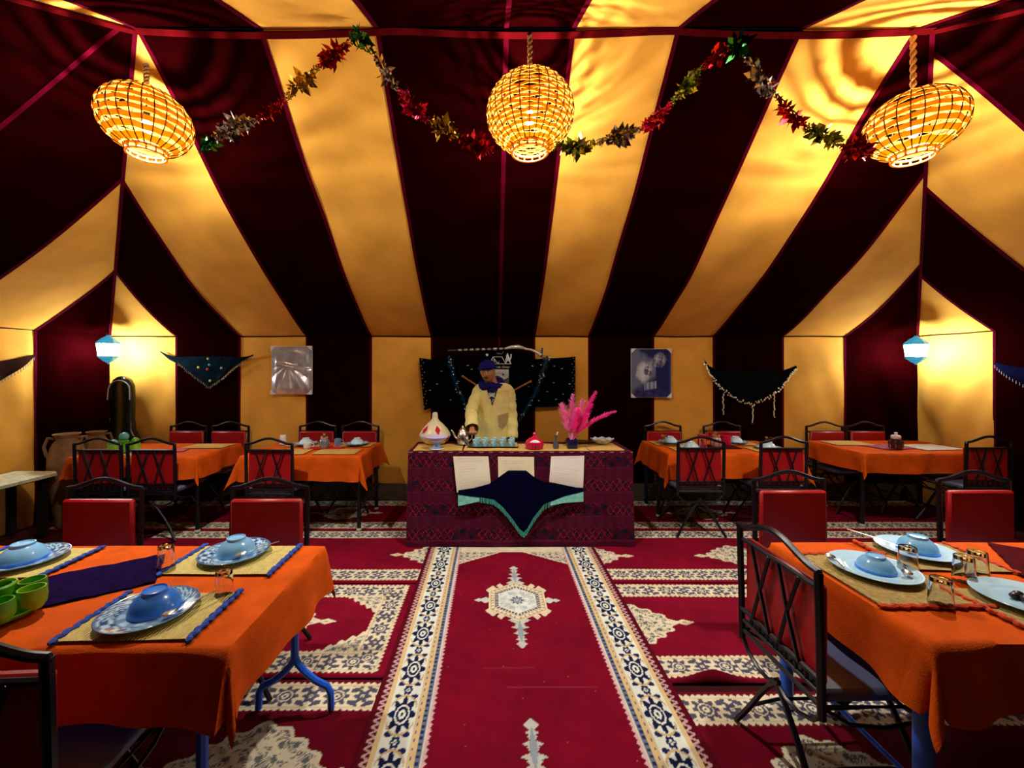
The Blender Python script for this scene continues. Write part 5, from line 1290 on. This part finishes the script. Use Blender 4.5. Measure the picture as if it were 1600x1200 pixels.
MB().tube([(-.02,-.084,-.098),(0,-.096,-.104),(.02,-.084,-.098)], [.004,.010,.004], 8).xf(HM).build('chin_beard', HAIR, man)
# turban: wound bands over a domed cap
g = MB(); rings = []
for j in range(22):
    f = j/21; zz = .028+.105*f; rr_ = .092*(1-max(0,(f-.35)/.65)**2.4*.98)*(1+.06*sin(f*30)*(1-f)); rings.append([(rr_*.93*cos(a)+.002*cos(5*a+j), rr_*1.12*sin(a)+.008, zz+.022*(-sin(a))*.25*(1-f)+.012*sin(a+1+j*.3)*(1-f)*.6+(.008 if sin(a) > 0 else 0)*0) for a in [2*pi*k/36 for k in range(36)]])
g.loft(rings).xf(HM).build('turban', TURBAN, man, 70)
for k,(z0,tl) in enumerate(((.042,.30),(.060,-.25),(.080,.22))):
    pts = [HM @ Vector(((.090-.012*k)*cos(a), (.106-.012*k)*sin(a)+.008, z0+tl*.055*cos(a+.6)+.012*sin(-a)*.3)) for a in [2*pi*i/40 for i in range(40)]]
    MB().tube(pts, .013, 8, closed=True).build('turban_fold', TURBAN, man, 70)
# scarf
def scarf_ring(a, b_):
    R = Vector((.098*cos(a), .088*sin(a), 0)); tilt = .020*sin(a)+.010*sin(3*a); r = .040+.010*sin(2*a+.5)+.005*sin(11*a+b_*3)
    c_ = Vector((-.016,-.022,1.425+tilt)); n_ = Vector((cos(a), sin(a), 0)); return c_+R+n_*r*1.05*cos(b_)+Vector((0,0,1))*r*1.0*sin(b_)
g = MB(); g.loft([[scarf_ring(2*pi*i/48, 2*pi*k/14) for k in range(14)] for i in range(48)]+[[scarf_ring(0, 2*pi*k/14) for k in range(14)]], caps=False)
g.build('scarf', TURBAN, man, 70)
g = MB(); g.grid(12, 10, lambda u,v: (-.012+(u-.5)*.15*(1-.5*v), -.112-.016*sin(pi*u)-.012*v, 1.43-.075*v)).build('scarf_end', TURBAN, man, 70, fixn=False)
# robe
RB = ((1.452,.075,.062),(1.44,.13,.084),(1.42,.182,.098),(1.385,.212,.112),(1.30,.196,.128),(1.20,.190,.134),(1.08,.188,.138),(.95,.192,.142),(.82,.20,.148),(.60,.225,.165),(.40,.245,.185),(.22,.26,.20))
def rprof(z, k):
    for i in range(len(RB)-1):
        if RB[i][0] >= z >= RB[i+1][0]: f = (RB[i][0]-z)/(RB[i][0]-RB[i+1][0]); f2 = f*f*(3-2*f); return RB[i][k]+(RB[i+1][k]-RB[i][k])*f2
    return RB[-1][k]
def robe_pt(u, v):
    z = 1.452-(1.452-.22)*v; a = 2*pi*u+pi/2; k = 1+.030*sin(9*a+2*z*3)*min(1, (1.46-z)*2.2)+.018*sin(17*a-z*5)*min(1, (1.46-z)*1.6)
    return (rprof(z,1)*cos(a)*k, rprof(z,2)*sin(a)*k-.004, z)
def keep(u, v):
    p = robe_pt(u, v); return not (p[1] < -.03 and p[2] > 1.19 and abs(p[0]+.012) < (p[2]-1.185)*.33)
MB().grid(120, 110, robe_pt, keep).build('robe', ROBE, man, 80, fixn=False)
def hem(s): return [Vector((-.012+s*((z-1.185)*.335+.002), -(rprof(z,2)*sqrt(max(.1,1-((-.012+s*(z-1.185)*.33)/rprof(z,1))**2))+.004), z)) for z in [1.182+.22*i/12 for i in range(13)]]
for s in (-1,1): MB().tube(hem(s), .006, 6).build('neckline_hem', ROBE, man)
MB().grid(10, 16, lambda u,v: (-.012+(u-.5)*.19, -(rprof(1.42-.27*v,2)-.014)+.05*(u-.5)**2, 1.42-.27*v)).build('shirt', SHIRT, man, 80, fixn=False)
g = MB()
for pts in ([(-.045,1.345),(-.02,1.362),(0,1.345),(.016,1.362),(.03,1.342),(.018,1.322),(.026,1.298),(-.012,1.312),(-.044,1.294),(-.036,1.322)], [(-.032,1.285),(-.018,1.282),(-.016,1.25),(-.022,1.246)], [(.002,1.284),(.014,1.287),(-.002,1.248),(-.009,1.244)]):
    g.plate(pts, .002)
g.v = [(p[0]-.008, -(rprof(p[2],2)-.014)-(.002 if p[1] > 0 else .005), p[2]-.012) for p in g.v]; g.build('shirt_print', mat('print_pale', (.55,.68,.75), .7), man, fixn=True)
# sleeves
def sleeve(pts, rs, sd):
    pts = [Vector(p) for p in pts]; n = 26; out = []
    N = 30; path = []; rad = []
    for i in range(N+1):
        f = i/N*(len(pts)-1); k = min(int(f), len(pts)-2); w_ = f-k; path.append(pts[k]+(pts[k+1]-pts[k])*w_); rad.append(rs[k]+(rs[k+1]-rs[k])*w_+.004*sin(i*1.25+sd)*min(1, i/8))
    g = MB().tube(path, rad, n, caps=False); m = []
    for idx,p in enumerate(g.v):
        i, k = divmod(idx, n); q = Vector(p)-path[i]; m.append(tuple(path[i]+q*(1+.05*sin(3*k*2*pi/n+i*.35+sd))))
    g.v = m
    inner = MB().tube([path[-1], path[-4]], [rad[-1]*.96, rad[-4]*.9], n, caps=False); g.add(inner.v, inner.f); g.build('sleeve', ROBE, man, 80, fixn=False)
sleeve([(-.115,.0,1.388), (-.165,-.01,1.345), Rel+(Rsh-Rel)*.4, Rel, Rel+(Rwr-Rel)*.5, Rwr+(Rel-Rwr)*.08], [.052,.064,.063,.062,.064,.066], 1.)
sleeve([(.115,.0,1.388), (.165,-.005,1.345), Lel+(Lsh-Lel)*.4, Lel, Lel+(Lwr-Lel)*.5, Lwr], [.052,.064,.062,.060,.060,.060], 4.)
def on_robe(x, z, off):
    v = (1.452-z)/(1.452-.22); lo, hi = .27, .73
    for _ in range(24):
        m_ = (lo+hi)/2
        if robe_pt(m_, v)[0] < x: lo = m_
        else: hi = m_
    p = robe_pt(lo, v); return (p[0], p[1]-off, p[2])
def pk(u, v): 
    xt, zt = .045+.115*u, 1.10+.03*u; xb, zb = .055+.10*u, .985-.045*(1-abs(2*u-.9))+.03*u
    return on_robe(xt+(xb-xt)*v, zt+(zb-zt)*v, .005)
g = MB().grid(14, 14, pk)
g.build('chest_pocket', POCKET, man, fixn=False, label='greyish pocket flap')
